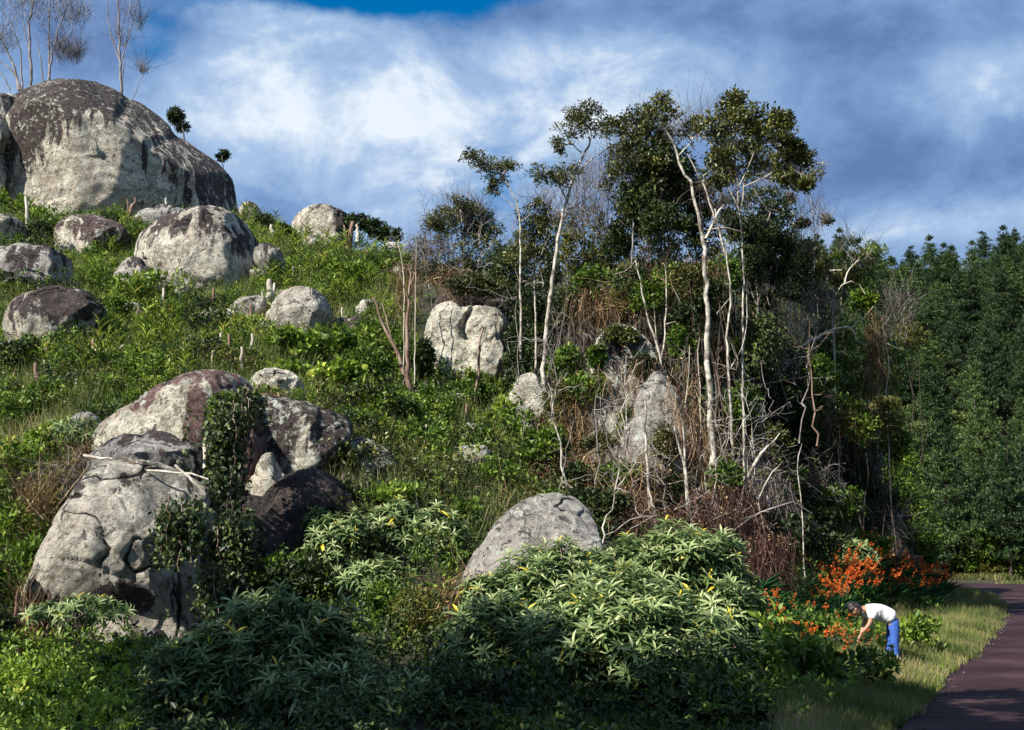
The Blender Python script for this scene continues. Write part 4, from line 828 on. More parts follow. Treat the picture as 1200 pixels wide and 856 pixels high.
# ------------------------------------------------------------------ dense bushes of the thicket and slope
G1 = 'bushes of the thicket'
for a in [(490,315,22,20,56,'olive','brown-olive twiggy bush'),(515,322,22,16,55,'dark','dark leafy bush'),(540,318,24,18,55,'olive','brown-olive twiggy bush'),(575,280,24,20,56,'olive','brown-olive twiggy bush'),(585,308,22,22,54,'dark','dark leafy bush'),(615,290,22,20,54,'olive','brown-olive twiggy bush'),(640,280,24,24,54,'olive','brown-olive twiggy bush'),(640,320,22,26,52,'dark','dark leafy bush'),(660,262,18,18,54,'olive','brown-olive twiggy bush'),(690,262,24,24,52,'olive','brown-olive twiggy bush'),(715,300,26,30,50,'dark','dark leafy bush'),(735,265,24,34,48,'dark','dark leafy bush'),(770,300,24,30,46,'dark','dark leafy bush'),(760,165,22,20,43,'olive','brown-olive twiggy bush'),(820,235,18,26,43.5,'dark','dark leafy bush'),(830,290,20,34,44,'olive','brown-olive twiggy bush'),(850,250,20,24,44,'olive','brown-olive twiggy bush'),(905,255,26,18,45,'dark','dark leafy bush'),(935,300,22,22,47,'dark','dark leafy bush'),(820,340,26,24,46,'dark','dark leafy bush'),(497,430,12,34,47.5,'dark','dark leafy bush'),(604,440,14,40,47,'dark','dark leafy bush'),(545,462,40,14,46.5,'mid','green leafy bush'),(672,445,16,26,44,'dark','dark leafy bush'),(715,455,20,18,43,'olive','brown-olive twiggy bush'),(770,475,14,30,41,'dark','dark leafy bush'),(820,470,20,34,41.5,'dark','dark leafy bush'),(790,580,26,22,38,'dark','dark leafy bush'),(550,335,30,12,50,'dark','dark leafy bush'),(680,345,34,12,46.5,'olive','brown-olive twiggy bush'),(740,400,16,20,43.5,'olive','brown-olive twiggy bush'),(920,480,40,36,45,'dark','dark leafy bush'),(970,490,34,34,46,'mid','green leafy bush'),(880,450,30,34,44,'dark','dark leafy bush'),(840,380,24,30,45,'dark','dark leafy bush'),(870,610,30,26,38,'dark','dark leafy bush'),(920,620,34,26,38,'dark','dark leafy bush'),(760,350,26,20,41.5,'mid','green leafy bush'),(810,330,22,26,41,'olive','brown-olive twiggy bush'),(690,455,22,18,40.5,'mid','green leafy bush'),(655,470,20,24,41,'olive','brown-olive twiggy bush'),(740,500,18,22,40,'mid','green leafy bush'),(700,520,22,16,39,'olive','brown-olive twiggy bush'),(780,520,16,24,38,'olive','brown-olive twiggy bush'),(850,560,20,22,37,'mid','green leafy bush'),(900,520,26,22,41,'olive','brown-olive twiggy bush'),(800,400,16,22,41,'mid','green leafy bush'),(730,350,16,16,43,'gold','golden-green leafy bush'),(870,420,20,22,43,'mid','green leafy bush'),(640,520,24,20,39,'mid','green leafy bush'),(700,330,26,20,44,'mid','green leafy bush'),(660,360,22,24,45,'dark','dark leafy bush'),(740,330,24,20,42,'dark','dark leafy bush'),(785,330,24,24,42,'mid','green leafy bush'),(830,350,22,26,41,'dark','dark leafy bush'),(850,320,22,22,42,'mid','green leafy bush'),(665,430,22,24,42,'mid','green leafy bush'),(870,470,24,24,41,'mid','green leafy bush'),(720,560,26,18,37.5,'mid','green leafy bush'),(670,560,24,18,37.5,'dark','dark leafy bush'),(650,590,26,14,35,'mid','green leafy bush'),(805,370,20,18,41,'dark','dark leafy bush'),(915,560,26,20,42,'mid','green leafy bush'),(960,440,22,22,44,'mid','green leafy bush'),(1010,500,22,22,44.5,'mid','green leafy bush'),(985,590,30,22,43,'mid','green leafy bush'),(725,395,26,12,40.8,'olive','brown-olive twiggy bush'),(752,430,12,16,40.6,'dark','dark leafy bush'),(700,420,10,14,40.6,'mid','green leafy bush'),(610,470,16,16,43.5,'mid','green leafy bush'),(528,262,34,22,57,'olive','brown-olive twiggy bush'),(505,296,26,20,56,'olive','brown-olive twiggy bush'),(558,262,26,22,57,'dark','dark leafy bush'),(560,300,36,28,55,'olive','brown-olive twiggy bush'),(600,318,30,30,53,'dark','dark leafy bush'),
          (620,365,26,40,50,'dark','dark leafy bush'),(607,410,18,36,48.5,'dark','dark leafy bush'),(630,410,14,30,48,'dark','dark leafy bush'),(575,335,24,16,50,'olive','brown-olive twiggy bush'),(674,300,20,30,50,'gold','golden-green leafy bush'),(700,300,20,26,49,'olive','brown-olive twiggy bush'),
          (745,318,26,16,47,'gold','golden-green leafy bush'),(722,288,20,22,48,'dark','dark leafy bush'),(765,192,34,30,43,'dark','dark leafy bush'),(752,232,30,34,43,'dark','dark leafy bush'),(795,205,22,34,43,'dark','dark leafy bush'),
          (775,262,30,30,42,'dark','dark leafy bush'),(800,300,26,28,43,'olive','brown-olive twiggy bush'),(880,275,34,26,44,'olive','brown-olive twiggy bush'),(905,300,32,32,44,'dark','dark leafy bush'),(870,320,26,32,45,'dark','dark leafy bush'),
          (848,200,14,14,41,'gold','golden-green leafy bush'),(935,335,28,26,47,'dark','dark leafy bush'),(888,370,24,36,45,'dark','dark leafy bush'),(905,425,32,42,45,'dark','dark leafy bush'),(960,345,26,20,48,'olive','brown-olive twiggy bush'),
          (1000,335,26,26,50,'mid','green leafy bush'),(1012,352,16,11,46.5,'bright','bright green leafy bush'),(975,405,30,32,48,'mid','green leafy bush'),(1003,445,24,30,47,'mid','green leafy bush'),(1040,490,20,24,45,'gold','golden-green leafy bush'),
          (1040,430,20,34,51,'mid','green leafy bush'),(945,450,30,34,47,'dark','dark leafy bush'),(880,500,40,36,45,'dark','dark leafy bush'),(935,530,40,40,45,'dark','dark leafy bush'),(990,540,42,46,49,'dark','dark leafy bush'),(1015,600,40,40,49,'dark','dark leafy bush'),
          (955,600,36,36,44,'dark','dark leafy bush'),(1060,560,24,40,56,'mid','green leafy bush'),(1075,620,26,34,56,'mid','green leafy bush'),(592,492,24,24,43,'bright','bright green leafy bush'),(560,520,28,22,42,'mid','green leafy bush'),(640,545,34,28,41,'dark','dark leafy bush'),
          (585,565,36,26,38,'mid','green leafy bush'),(530,560,36,26,38,'olive','brown-olive twiggy bush'),(660,420,16,26,47,'dark','dark leafy bush'),(700,420,24,16,46,'olive','brown-olive twiggy bush'),(725,500,28,30,42,'dark','dark leafy bush'),(840,420,14,30,43,'olive','brown-olive twiggy bush'),
          (850,500,24,30,42,'olive','brown-olive twiggy bush'),(735,570,40,30,38,'dark','dark leafy bush'),(800,560,20,30,40,'dark','dark leafy bush'),(1020,640,26,16,44,'mid','green leafy bush'),(1000,650,20,14,42,'lance','pale leafy bush'),(960,640,30,26,39,'dark','dark leafy bush'),
          (648,580,30,22,38,'olive','brown-olive twiggy bush'),(700,592,40,18,34,'dark','dark leafy bush'),(545,610,24,22,34,'mid','green leafy bush'),(1052,520,18,22,48,'mid','green leafy bush'),(1065,395,18,22,60,'gold','golden-green leafy bush')]:
    px, py, rx, ry, Y, mt, ph = a
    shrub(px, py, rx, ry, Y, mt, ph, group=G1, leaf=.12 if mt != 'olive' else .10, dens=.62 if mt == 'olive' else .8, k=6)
# slope and left bank
G2 = 'bushes on the boulder slope'
for a in [(340,408,34,20,47,'bright','broad-leaved bright bush',.2),(388,405,36,22,46,'mid','broad-leaved bright bush',.2),(335,440,26,16,42,'bright','broad-leaved bright bush',.2),(430,432,34,26,44,'mid','green leafy bush',.14),(395,445,36,20,41,'bright','broad-leaved bright bush',.18),
          (460,485,30,20,40,'mid','green leafy bush',.12),(510,475,26,24,42,'mid','green leafy bush',.12),(440,395,30,20,49,'mid','green leafy bush',.14),(500,520,34,24,38,'mid','green leafy bush',.11),(430,500,26,18,39,'bright','bright green leafy bush',.11),
          (475,560,34,22,36,'olive','brown-olive twiggy bush',.1),(415,262,20,11,79,'dark','dark leafy bush',.16),(440,268,16,12,78,'dark','dark leafy bush',.16),(458,276,14,9,77,'dark','dark leafy bush',.16),(310,262,14,12,77,'dark','dark leafy bush',.16),(330,272,12,9,76,'mid','green leafy bush',.16),
          (70,230,40,12,None,'mid','green leafy bush',.14),(20,235,30,14,None,'mid','green leafy bush',.14),(125,262,24,12,None,'dark','dark leafy bush',.13),(170,275,22,12,None,'mid','green leafy bush',.13),(45,272,12,12,None,'dark','dark leafy bush',.13),
          (120,330,24,18,None,'mid','green leafy bush',.12),(110,300,14,14,None,'mid','green leafy bush',.12),(100,360,22,12,45.5,'dark','dark leafy bush',.1),(60,345,30,8,45.5,'olive','brown-olive twiggy bush',.08),
          (90,430,40,22,None,'mid','green leafy bush',.12),(20,425,34,28,None,'dark','dark leafy bush',.14),(150,425,30,18,None,'mid','green leafy bush',.12),(250,415,30,16,None,'dark','dark leafy bush',.13),(60,470,40,24,None,'mid','green leafy bush',.12),(120,455,26,16,None,'mid','green leafy bush',.11),
          (20,490,36,26,37,'mid','green leafy bush',.14),(85,530,26,18,33,'mid','green leafy bush',.14),(60,520,30,20,33,'bright','bright green leafy bush',.13),(15,550,36,34,31,'mid','green leafy bush',.14),(60,580,24,24,30,'gold','golden-green leafy bush',.10),(15,620,34,34,29,'bright','bright green leafy bush',.11),
          (35,660,22,26,28,'mid','green leafy bush',.11),(0,690,24,36,26,'mid','green leafy bush',.12),(-10,750,24,40,24,'dark','dark leafy bush',.12),(60,250,36,8,None,'bright','bright green leafy bush',.14),
          (40,810,60,36,22,'bright','bright green leafy bush',.11),(110,795,50,36,22.5,'bright','bright green leafy bush',.11),(165,790,40,36,22.5,'gold','golden-green leafy bush',.10),(20,850,70,30,20.5,'mid','green leafy bush',.11),(130,845,60,26,20.5,'bright','bright green leafy bush',.11),
          (500,715,44,24,25,'gold','golden-green leafy bush',.07),(455,705,30,22,26,'mid','green leafy bush',.1),(540,745,34,22,24,'dark','dark leafy bush',.1),(430,640,30,24,29,'dark','dark leafy bush',.13),(350,680,40,26,28,'dark','dark leafy bush',.13),
          (410,590,26,20,32,'dark','dark leafy bush',.12),(380,610,22,16,31,'dark','dark leafy bush',.12),
          (870,790,40,30,22,'dark','dark leafy bush',.09),(840,830,60,30,20.5,'dark','dark leafy bush',.09),(920,800,36,24,23,'mid','green leafy bush',.09),(700,850,80,22,20,'dark','dark leafy bush',.1),(560,830,70,34,20.5,'dark','dark leafy bush',.12),
          (940,740,34,20,28,'mid','green leafy bush',.1),(990,770,24,18,27,'dark','dark leafy bush',.09),(1010,800,26,14,24,'olive','brown-olive twiggy bush',.07),(1044,780,13,9,24.9,'olive','brown-olive twiggy bush',.06),(1020,788,16,10,24.6,'mid','green leafy bush',.08),(1090,745,1,1,None,None,None,0)]:
    px, py, rx, ry, Y, mt, ph, lf = a
    if mt is None: continue
    shrub(px, py, rx, ry, Y, mt, ph, group=G2, leaf=lf, tm=OVAL if lf >= .17 else DIAMOND, wr=.75 if lf >= .17 else .45, dens=.55 if lf >= .17 else .85, cr=.38 if lf > .08 else .22)
# hanging vine curtains
def curtain(label, px, py, rx, ry, Y, n=260, mat='dark'):
    s = PX(Y); c = P(px, py, Y); top = P(px, py - ry, Y); root = thing('vine_curtain', P(px, py + ry, Y)); base = np.array(root.location)
    parts = []; tb = Tubes()
    for i in range(int(rx * 2.6)):
        x = rng.normal(0, rx * .45) * s; h0 = rng.uniform(.0, .5) * ry * s; L_ = rng.uniform(.5, 1.0) * 2 * ry * s - h0
        a = top - base + np.array((x, rng.normal(0, .35), -h0)); b = a + np.array((rng.normal(0, .15), rng.normal(0, .1) - .2, -L_)); q = curve(a, b, 9, 0, .03)
        if i % 5 == 0: tb.add(q + np.cumsum(rng.normal(0, .03, (9, 3)), 0), (.013, .006), 4)
        m = int(L_ * 22); t = rng.random(m); pts = np.stack([np.interp(t, np.linspace(0, 1, 9), q[:, j]) for j in range(3)], 1) + rng.normal(0, .07, (m, 3))
        d = rdir(m) + np.array((0, -.4, -.7)); ln = rng.uniform(.10, .17, m); parts.append(leaves(pts, d, ln, ln * .7, DIAMOND, tint=np.clip(rng.normal(.55, .25, m), 0, 1)))
    V, F, T = join(parts); a = link('foliage', mesh_np('foliage', V, F, M[mat], T), root); b = link('stem', tb.mesh('stem', M['brown_bark']), root); regkids(root, a, b)
    return props(root, label, 'vine', 'leafy vines over the boulders')
curtain('long dark leafy vine curtain hanging down the front of the domed boulder', 268, 540, 24, 78, 29.2)
curtain('short leafy vine draped over the crest of the domed boulder', 292, 480, 18, 28, 30.5)
curtain('dark leafy vine mass clinging to the shaded right side of the leaning boulder', 212, 625, 30, 42, 26.0)
curtain('vine strands trailing below the long curtain into the dark gap', 278, 645, 24, 50, 28.5)
curtain('thin vine falling between the leaning boulder and the dark cave wall', 250, 690, 14, 34, 26.6)
curtain('trailing dark green creeper hanging in the thicket right of the white tree', 893, 405, 26, 40, 42)
shrub(262, 478, 18, 14, 30, 'mid', label='small bright-edged creeper clump on top of the domed boulder', leaf=.1)

# tangles of dead stems and vines
for a in [(680,235,30,50,46,'twig',220,'up'),(725,205,26,36,45,'twig',200,'up'),(850,210,40,30,41,'twig',180,'arc'),(640,250,26,24,48,'twig',120,'up'),(945,270,24,40,46,'twig',120,'up'),(820,150,40,20,40,'twig',120,'up'),(740,440,50,40,39.5,'dry',80,'hang'),(660,550,40,30,39,'dry',240,'hang'),(800,460,30,60,38,'dry',70,'hang'),(720,590,50,20,35,'dry',200,'arc'),(860,590,40,40,36.5,'root',240,'hang'),(900,580,36,36,38,'twig',160,'hang'),(680,400,40,30,44,'twig',140,'hang'),(500,290,34,18,54,'twig',170,'arc'),(545,252,42,20,56,'twig',220,'up'),(475,325,22,30,50,'dry',130,'hang'),(700,235,34,48,48,'twig',260,'up'),(742,190,24,40,46,'twig',200,'up'),(780,160,46,24,44,'twig',190,'up'),(900,215,44,34,45,'twig',150,'up'),
          (748,345,50,34,42.5,'dry',190,'arc'),(815,335,46,44,41.5,'dry',200,'hang'),(680,475,40,46,41,'dry',240,'hang'),(650,500,30,42,42,'dry',300,'hang'),(760,560,40,24,38,'dry',160,'arc'),(825,520,40,50,38.5,'dry',320,'hang'),(830,600,46,40,36,'root',320,'hang'),
          (900,650,36,34,34.5,'root',360,'hang'),(1025,402,13,44,46,'dry',240,'hang'),(1052,372,24,34,48,'twig',170,'up'),(962,345,30,24,46,'twig',140,'hang'),(1000,492,44,16,45,'dry',220,'arc'),(880,560,44,36,41,'twig',220,'arc'),(760,610,40,20,34,'root',200,'arc'),
          (690,560,46,30,38,'dry',260,'arc'),(635,470,12,22,43,'dry',90,'hang'),(860,450,24,40,43,'twig',150,'hang'),(530,330,30,20,50,'dry',140,'arc'),(700,350,40,16,44,'dry',150,'hang'),(1045,620,22,30,46,'twig',120,'arc'),(950,560,40,30,43,'twig',110,'arc'),
          (85,560,28,30,30,'twig',140,'arc'),(40,600,26,34,29,'dry',110,'up'),(100,540,18,14,30.5,'dry',90,'arc'),(30,745,20,40,25,'dry',80,'up'),(405,575,34,22,33,'twig',170,'hang'),(370,590,30,20,32.5,'dry',150,'arc'),(430,600,20,26,32,'twig',120,'hang'),
          (490,620,24,22,34,'twig',60,'arc'),(310,470,26,12,34,'dry',60,'arc'),(540,700,26,24,24.8,'dry',120,'arc'),(600,590,30,14,36,'dry',100,'arc'),(35,150,20,30,77,'dry',90,'arc'),(115,440,24,10,None,'dry',60,'arc')]:
    px, py, rx, ry, Y, mt, n, mode = a
    tangle(px, py, rx, ry, Y, mt, int(n * 1.9), L=.95, w=.016 if mt != 'twig' else .015, mode=mode, phrase='tangle of dry brown stems' if mt == 'dry' else 'mass of dark reddish hanging roots' if mt == 'root' else 'haze of grey leafless twigs', cat='dead vines' if mt in ('dry', 'root') else 'dead brush', leafy=int(n * .5) if mt == 'dry' else int(n * .2))

# ------------------------------------------------------------------ long-leaved shrubs: whorls of drooping leaves as parts
WH = []
for v in range(8):
    n = int(rng.integers(11, 20)); a = np.arange(n) * 2.4 + rng.uniform(0, 6); h = np.linspace(0, 1, n)
    d = np.stack([np.cos(a), np.sin(a), .15 + 1.15 * h ** 1.5], 1); ln = (1.05 - .5 * h) * rng.uniform(.85, 1.12, n) * .32
    tn = np.clip(.22 + .68 * h ** .8 + rng.normal(0, .08, n), 0, .97)
    if v == 4: tn[1] = 1.0
    pos = np.zeros((n, 3)); pos[:, 2] = -.10 + .16 * h
    WH.append(mesh_np('leaf_whorl', *(lambda q: (q[0], q[1], M['lance'], q[2]))(leaves(pos, d, ln, ln * .21, LANCE, up=np.tile((0, 0, 1.), (n, 1)) + rng.normal(0, .15, (n, 3)), tint=tn, curl=rng.uniform(.6, 1.2))), smoothf=True))
def whorl_shrub(label, px, py, rx, ry, Y, n, size=1.0, dark=0, cam_bias=.5, flop=0):
    s = PX(Y); c = P(px, py, Y); X, Zr = rx * s, ry * s; D = X * .75; base = np.array((c[0], c[1], min(float(H(c[0], c[1])[0]), c[2] - Zr * .6))); root = thing('long_leaved_shrub', base); off = c - base
    ks = []; tb = Tubes(); placed = []; tries = 0; mind = .23 * size
    while len(placed) < n and tries < n * 60:
        tries += 1; d = rdir(1)[0]
        if d[2] < -.35 or d[1] > cam_bias: continue
        r = 1 + .38 * vnoise(d[None] * 3.1 + c, 3)[0] - rng.random() ** 2.5 * .35; q = d * r * np.array((X, D, Zr))
        if placed and min(np.linalg.norm(q - p_) for p_ in placed) < mind: continue
        placed.append(q); nrm = norm(d / np.array((X, D, Zr)) * .5 + np.array((0, -.1, .75)) + rng.normal(0, .18, 3))
        o = link('leaf_whorl', WH[rng.integers(0, 8)], root, q + off); o.rotation_euler = (Vector(nrm).to_track_quat('Z', 'Y')).to_euler(); o.rotation_euler.rotate_axis('Z', rng.uniform(0, 6.28))
        sc = size * rng.uniform(.6, 1.3); o.scale = (sc,) * 3; ks.append(o)
        if len(placed) % 3 == 0: tb.add(curve(np.array((rng.normal(0, .1), rng.normal(0, .1), 0)), q + off, 7, .05, .05), (.028, .009), 4)
    m = int(n * 6); d = rdir(m); q = d * rng.uniform(.55, .93, (m, 1)) * np.array((X, D, Zr)); ln = .24 * size * rng.uniform(.6, 1.1, m)
    V, F, T = leaves(q + off, d + np.array((0, 0, -.5)), ln, ln * .3, DIAMOND, tint=rng.uniform(0, .5, m)); ks.append(link('inner_foliage', mesh_np('inner_foliage', V, F, M['lance'], T), root))
    ks.append(link('stem', tb.mesh('stem', M['brown_bark']), root)); regkids(root, *ks)
    return props(root, label, 'shrub', 'long-leaved shrubs')
whorl_shrub('big leafy shrub with pale drooping leaf whorls, right and lowest of the sunlit mass', 745, 765, 118, 78, 21.5, 290, 1.0)
whorl_shrub('tall upper right shrub of drooping leaves against the brown thicket', 785, 688, 92, 62, 24.5, 250, 1.0)
whorl_shrub('upper left shrub of drooping leaves covering the base of the pointed boulder', 665, 700, 78, 52, 24.3, 200, 1.0)
whorl_shrub('darker green shrub of drooping leaves at the left of the sunlit mass', 600, 770, 72, 62, 22.8, 190, 1.0)
whorl_shrub('small shrub of drooping leaves at the right end of the sunlit mass', 852, 735, 36, 40, 23, 90, .95)
whorl_shrub('shrub of drooping leaves partly hiding the low left end of the pointed boulder', 568, 705, 26, 26, 24.5, 34, .8)
whorl_shrub('large shadowed long-leaved shrub at the bottom left of centre', 330, 770, 95, 62, 22, 210, 1.05)
whorl_shrub('shadowed long-leaved shrub below the cave wall and the leaning boulder', 235, 805, 62, 52, 21.5, 130, 1.05)
whorl_shrub('shadowed long-leaved shrub on the bottom edge beside the dark hollow', 400, 830, 75, 44, 20.5, 120, 1.05)
whorl_shrub('shadowed long-leaved shrub on the bottom edge under the sunlit mass', 500, 830, 60, 30, 20.5, 70, 1.05)
whorl_shrub('row of leaf whorls on thin stems crossing the hollow of the leaning boulder', 95, 716, 52, 13, 24.6, 30, .85)
whorl_shrub('upright sunlit long-leaved shrub left of centre under the dark shoulder', 402, 655, 34, 46, 29, 60, .9)
whorl_shrub('upright long-leaved shrub between the dark gap and the pointed boulder', 470, 622, 34, 30, 31, 70, .95)
whorl_shrub('pale long-leaved shrub just left of the pointed boulder', 516, 632, 26, 32, 30, 56, .95)
whorl_shrub('low long-leaved shrub in front of the dark gap', 440, 680, 32, 22, 27.5, 46, .9)
whorl_shrub('long-leaved sapling growing beside the smooth grey stone', 88, 508, 26, 16, 33, 26, .9)
whorl_shrub('pale long-leaved sapling behind the orange flowers', 1000, 652, 20, 18, 42, 26, 1.0)
whorl_shrub('tiny long-leaved sapling in front of the dark gap under the shoulder', 372, 612, 16, 12, 30.5, 14, .9)

# ------------------------------------------------------------------ upright broad-bladed plants (young maize), grass tufts, weeds
def blade_proto(name, mat, n, L, W, spread, stemh, bark='mid'):
    a = np.arange(n) * 2.4 + rng.uniform(0, 6); h = np.linspace(.15, 1, n); el = .5 + 1.0 * h
    d = np.stack([np.cos(a) * spread, np.sin(a) * spread, el], 1); ln = L * rng.uniform(.7, 1.15, n); pos = np.zeros((n, 3)); pos[:, 2] = h * stemh
    me = mesh_np('blades', *(lambda q: (q[0], q[1], M[mat], q[2]))(leaves(pos, d, ln, W, LANCE, up=np.tile((0, 0, 1.), (n, 1)), tint=np.clip(rng.normal(.6, .2, n), 0, 1), curl=1.3)))
    root = thing(name, (0, 0, -500)); a_ = link('blades', me, root); tb = Tubes(); tb.add(curve((0, 0, -.1), (0, 0, stemh), 4, 0, .02), (.02, .01), 5, .5); b_ = link('stalk', tb.mesh('stalk', M[mat]), root)
    return regkids(root, a_, b_)
protos = [blade_proto('maize_plant', 'bright', rng.integers(9, 13), .5, .05, .38, rng.uniform(.6, .95)) for _ in range(4)] + [blade_proto('maize_plant', 'mid', 11, .5, .05, .4, .8) for _ in range(2)]
used = set()
def scatter_px(n, x0, y0, x1, y1):
    q = hit(rng.uniform(x0, x1, n), rng.uniform(y0, y1, n)); return q[~np.isnan(q[:, 0])]
def place(protos_, pts, phrase, cat, group, s0=.8, s1=1.25):
    for p_ in pts:
        i = int(rng.integers(0, len(protos_))); pr = protos_[i]; s = rng.uniform(s0, s1); rz = rng.uniform(0, 6.28)
        if pr.name not in used: used.add(pr.name); pr.location = p_; pr.rotation_euler = (0, 0, rz); pr.scale = (s, s, s); o = pr
        else: o = dup(pr, p_, rz, s)
        reg(o, phrase, p_, cat, group)
MZ = 'young maize plants on the slope'
for x0, y0, x1, y1, n in ((300,285,470,350,110),(285,250,330,300,22),(340,262,450,290,20),(330,350,420,385,12),(130,350,215,415,34),(0,222,130,252,22),(190,240,215,252,4),(10,250,60,280,6),(155,385,215,430,14),(430,350,470,380,6),(225,395,300,420,16),(0,430,300,470,16),(80,390,140,440,12),(105,295,135,345,8),(20,395,60,440,3)):
    place(protos, scatter_px(n, x0, y0, x1, y1), 'bright upright maize plant', 'maize plant', MZ, .85, 1.3)

WP = []
for mt, lf, sz in (('bright', .11, .55), ('mid', .10, .6), ('mid', .13, .7), ('gold', .08, .45), ('dark', .11, .65), ('bright', .15, .6), ('olive', .09, .55)):
    root = thing('low_shrub', (0, 0, -500)); pts, t, cc = clumpy(sz, sz, sz * .8, .25, 9, .7); V, F, T = clusters(pts + (0, 0, sz * .6), 6, .07, lf, .5, DIAMOND, .4, t)
    a_ = link('foliage', mesh_np('foliage', V, F, M[mt], T), root); tb = Tubes()
    for q_ in cc[:4]: tb.add(curve((0, 0, -.1), q_ + (0, 0, sz * .6), 4, .05, .06), (.015, .006), 4)
    b_ = link('stem', tb.mesh('stem', M['dark_bark']), root); regkids(root, a_, b_); WP.append(root)
for x0, y0, x1, y1, n in ((0,215,300,300,18),(0,300,230,430,24),(230,360,330,440,10),(300,290,480,390,26),(350,470,560,620,26),(0,430,110,520,14),(110,430,300,470,8),(430,400,540,500,14),(560,480,640,600,8),(900,760,1030,830,6),(1040,740,1100,790,3)):
    place(WP, scatter_px(n, x0, y0, x1, y1), 'low leafy weed clump', 'weeds', 'low weed clumps on the slope', .8, 1.8)
for bb in B:
    o_ = np.array(bb[5]); w_ = np.ptp(o_[:, 0])
    if bb[0] in ('crop_top', 'crop_back', 'pillar', 'ledge', 'cave_wall', 'shoulder', 'domed', 'middle'): continue
    x0, x1, yb = o_[:, 0].min(), o_[:, 0].max(), o_[:, 1].max(); place(WP, scatter_px(int(2 + w_ / 16), x0, yb - 12, x1, yb + 6), 'low leafy weed clump', 'weeds', 'low weed clumps on the slope', .55, 1.2)

# small half-buried stones and weathered stakes dotted over the slope
SP = []
for k_ in range(4):
    V_ = ICO[4][0] * np.array((.45, .38, .3)); V_ = V_ + ICO[4][0] * (.14 * fbm(ICO[4][0] * 1.7 + 9 * k_, 200 + k_, 3))[:, None]
    o_ = link('stone', mesh_np('stone', V_, ICO[4][1], M['rock'], smoothf=True, attrs={'hgt': (V_[:, 2] + .3) / .6, 'paint': V_[:, 0] * 0, 'crack': V_[:, 0] * 0}), loc=(0, 0, -500)); o_['stain_or_shade'] = -.35; o_['grey'] = .4; o_['red'] = 0.0; o_['lichen'] = .1; KIDS[o_.name] = []; SP.append(o_)
place(SP, np.concatenate([scatter_px(8, 0, 290, 300, 440), scatter_px(8, 290, 290, 470, 400), scatter_px(6, 360, 440, 560, 560)]) + (0, 0, .22), 'small pale half-buried stone', 'stone', 'half-buried stones on the slope', .8, 1.7)
KP = []
for k_ in range(4):
    root = thing('dead_stump', (0, 0, -500)); tb = Tubes(); tb.add(curve((0, 0, -.2), (rng.normal(0, .12), 0, rng.uniform(.8, 1.2)), 7, 0, .04), (.075, .05), 7); a_ = link('trunk', tb.mesh('trunk', M['dead_wood' if k_ % 2 else 'brown_bark']), root); KP.append(regkids(root, a_))
place(KP, np.concatenate([scatter_px(10, 0, 240, 300, 440), scatter_px(12, 290, 280, 480, 400), scatter_px(6, 0, 430, 330, 470), scatter_px(6, 480, 440, 560, 540)]), 'short weathered stump', 'stump', 'dead stumps and poles', .55, 1.25)

# orange-flowered clumps on the bank
def flower_clump(nf):
    root = thing('flowering_clump', (0, 0, -500))
    n = 34; a = rng.uniform(0, 6.28, n); d = np.stack([np.cos(a) * .55, np.sin(a) * .55, rng.uniform(.8, 1.4, n)], 1); ln = rng.uniform(.5, .95, n)
    k1 = link('strap_leaves', mesh_np('strap_leaves', *(lambda q: (q[0], q[1], M['iris'], q[2]))(leaves(rng.normal(0, .09, (n, 3)) * (1, 1, 0), d, ln, .035, LANCE, up=np.tile((0, 0, 1.), (n, 1)), curl=.9))), root)
    tb = Tubes(); fp = []
    for _ in range(nf):
        an = rng.uniform(0, 6.28); r = rng.uniform(.25, .6); q = curve((0, 0, 0), (math.cos(an) * r, math.sin(an) * r, rng.uniform(.85, 1.15)), 5, .10, .03); tb.add(q, (.008, .005), 3, .7)
        for j in range(7): fp.append(q[-1] - (q[-1] - q[-2]) * j * .16 + rng.normal(0, .018, 3))
    k2 = link('flower_stems', tb.mesh('flower_stems', M['iris']), root); fp = np.repeat(np.array(fp), 5, 0); m = len(fp)
    k3 = link('orange_flowers', mesh_np('orange_flowers', *(lambda q: (q[0], q[1], M['orange'], q[2]))(leaves(fp, rdir(m, -.2), rng.uniform(.035, .062, m), .032, DIAMOND))), root)
    return regkids(root, k1, k2, k3)
fcl = [flower_clump(k) for k in (4, 6, 7, 9)]
FG = 'orange-flowered clumps along the verge'
for x0, y0, x1, y1, n in ((985,682,1095,722,48),(990,668,1060,690,22),(1060,690,1108,712,16),(965,705,1010,735,8)):
    place(fcl, scatter_px(n, x0, y0, x1, y1), 'clump of orange-red flowers on arching stems', 'flowers', FG, .9, 1.3)
for x0, y0, x1, y1, n in ((895,725,1005,790,16),(1000,760,1040,790,3),(920,760,1000,830,7)):
    place(fcl[:1], scatter_px(n, x0, y0, x1, y1), 'low clump with scattered orange flowers', 'flowers', FG, .65, .95)
place([blade_proto('strap_leaf_tuft', 'iris', 16, .8, .05, .6, .1) for _ in range(2)], scatter_px(46, 890, 685, 990, 735), 'dark green tuft of long strap leaves', 'plant', 'strap-leaved tufts on the bank', .55, .95)

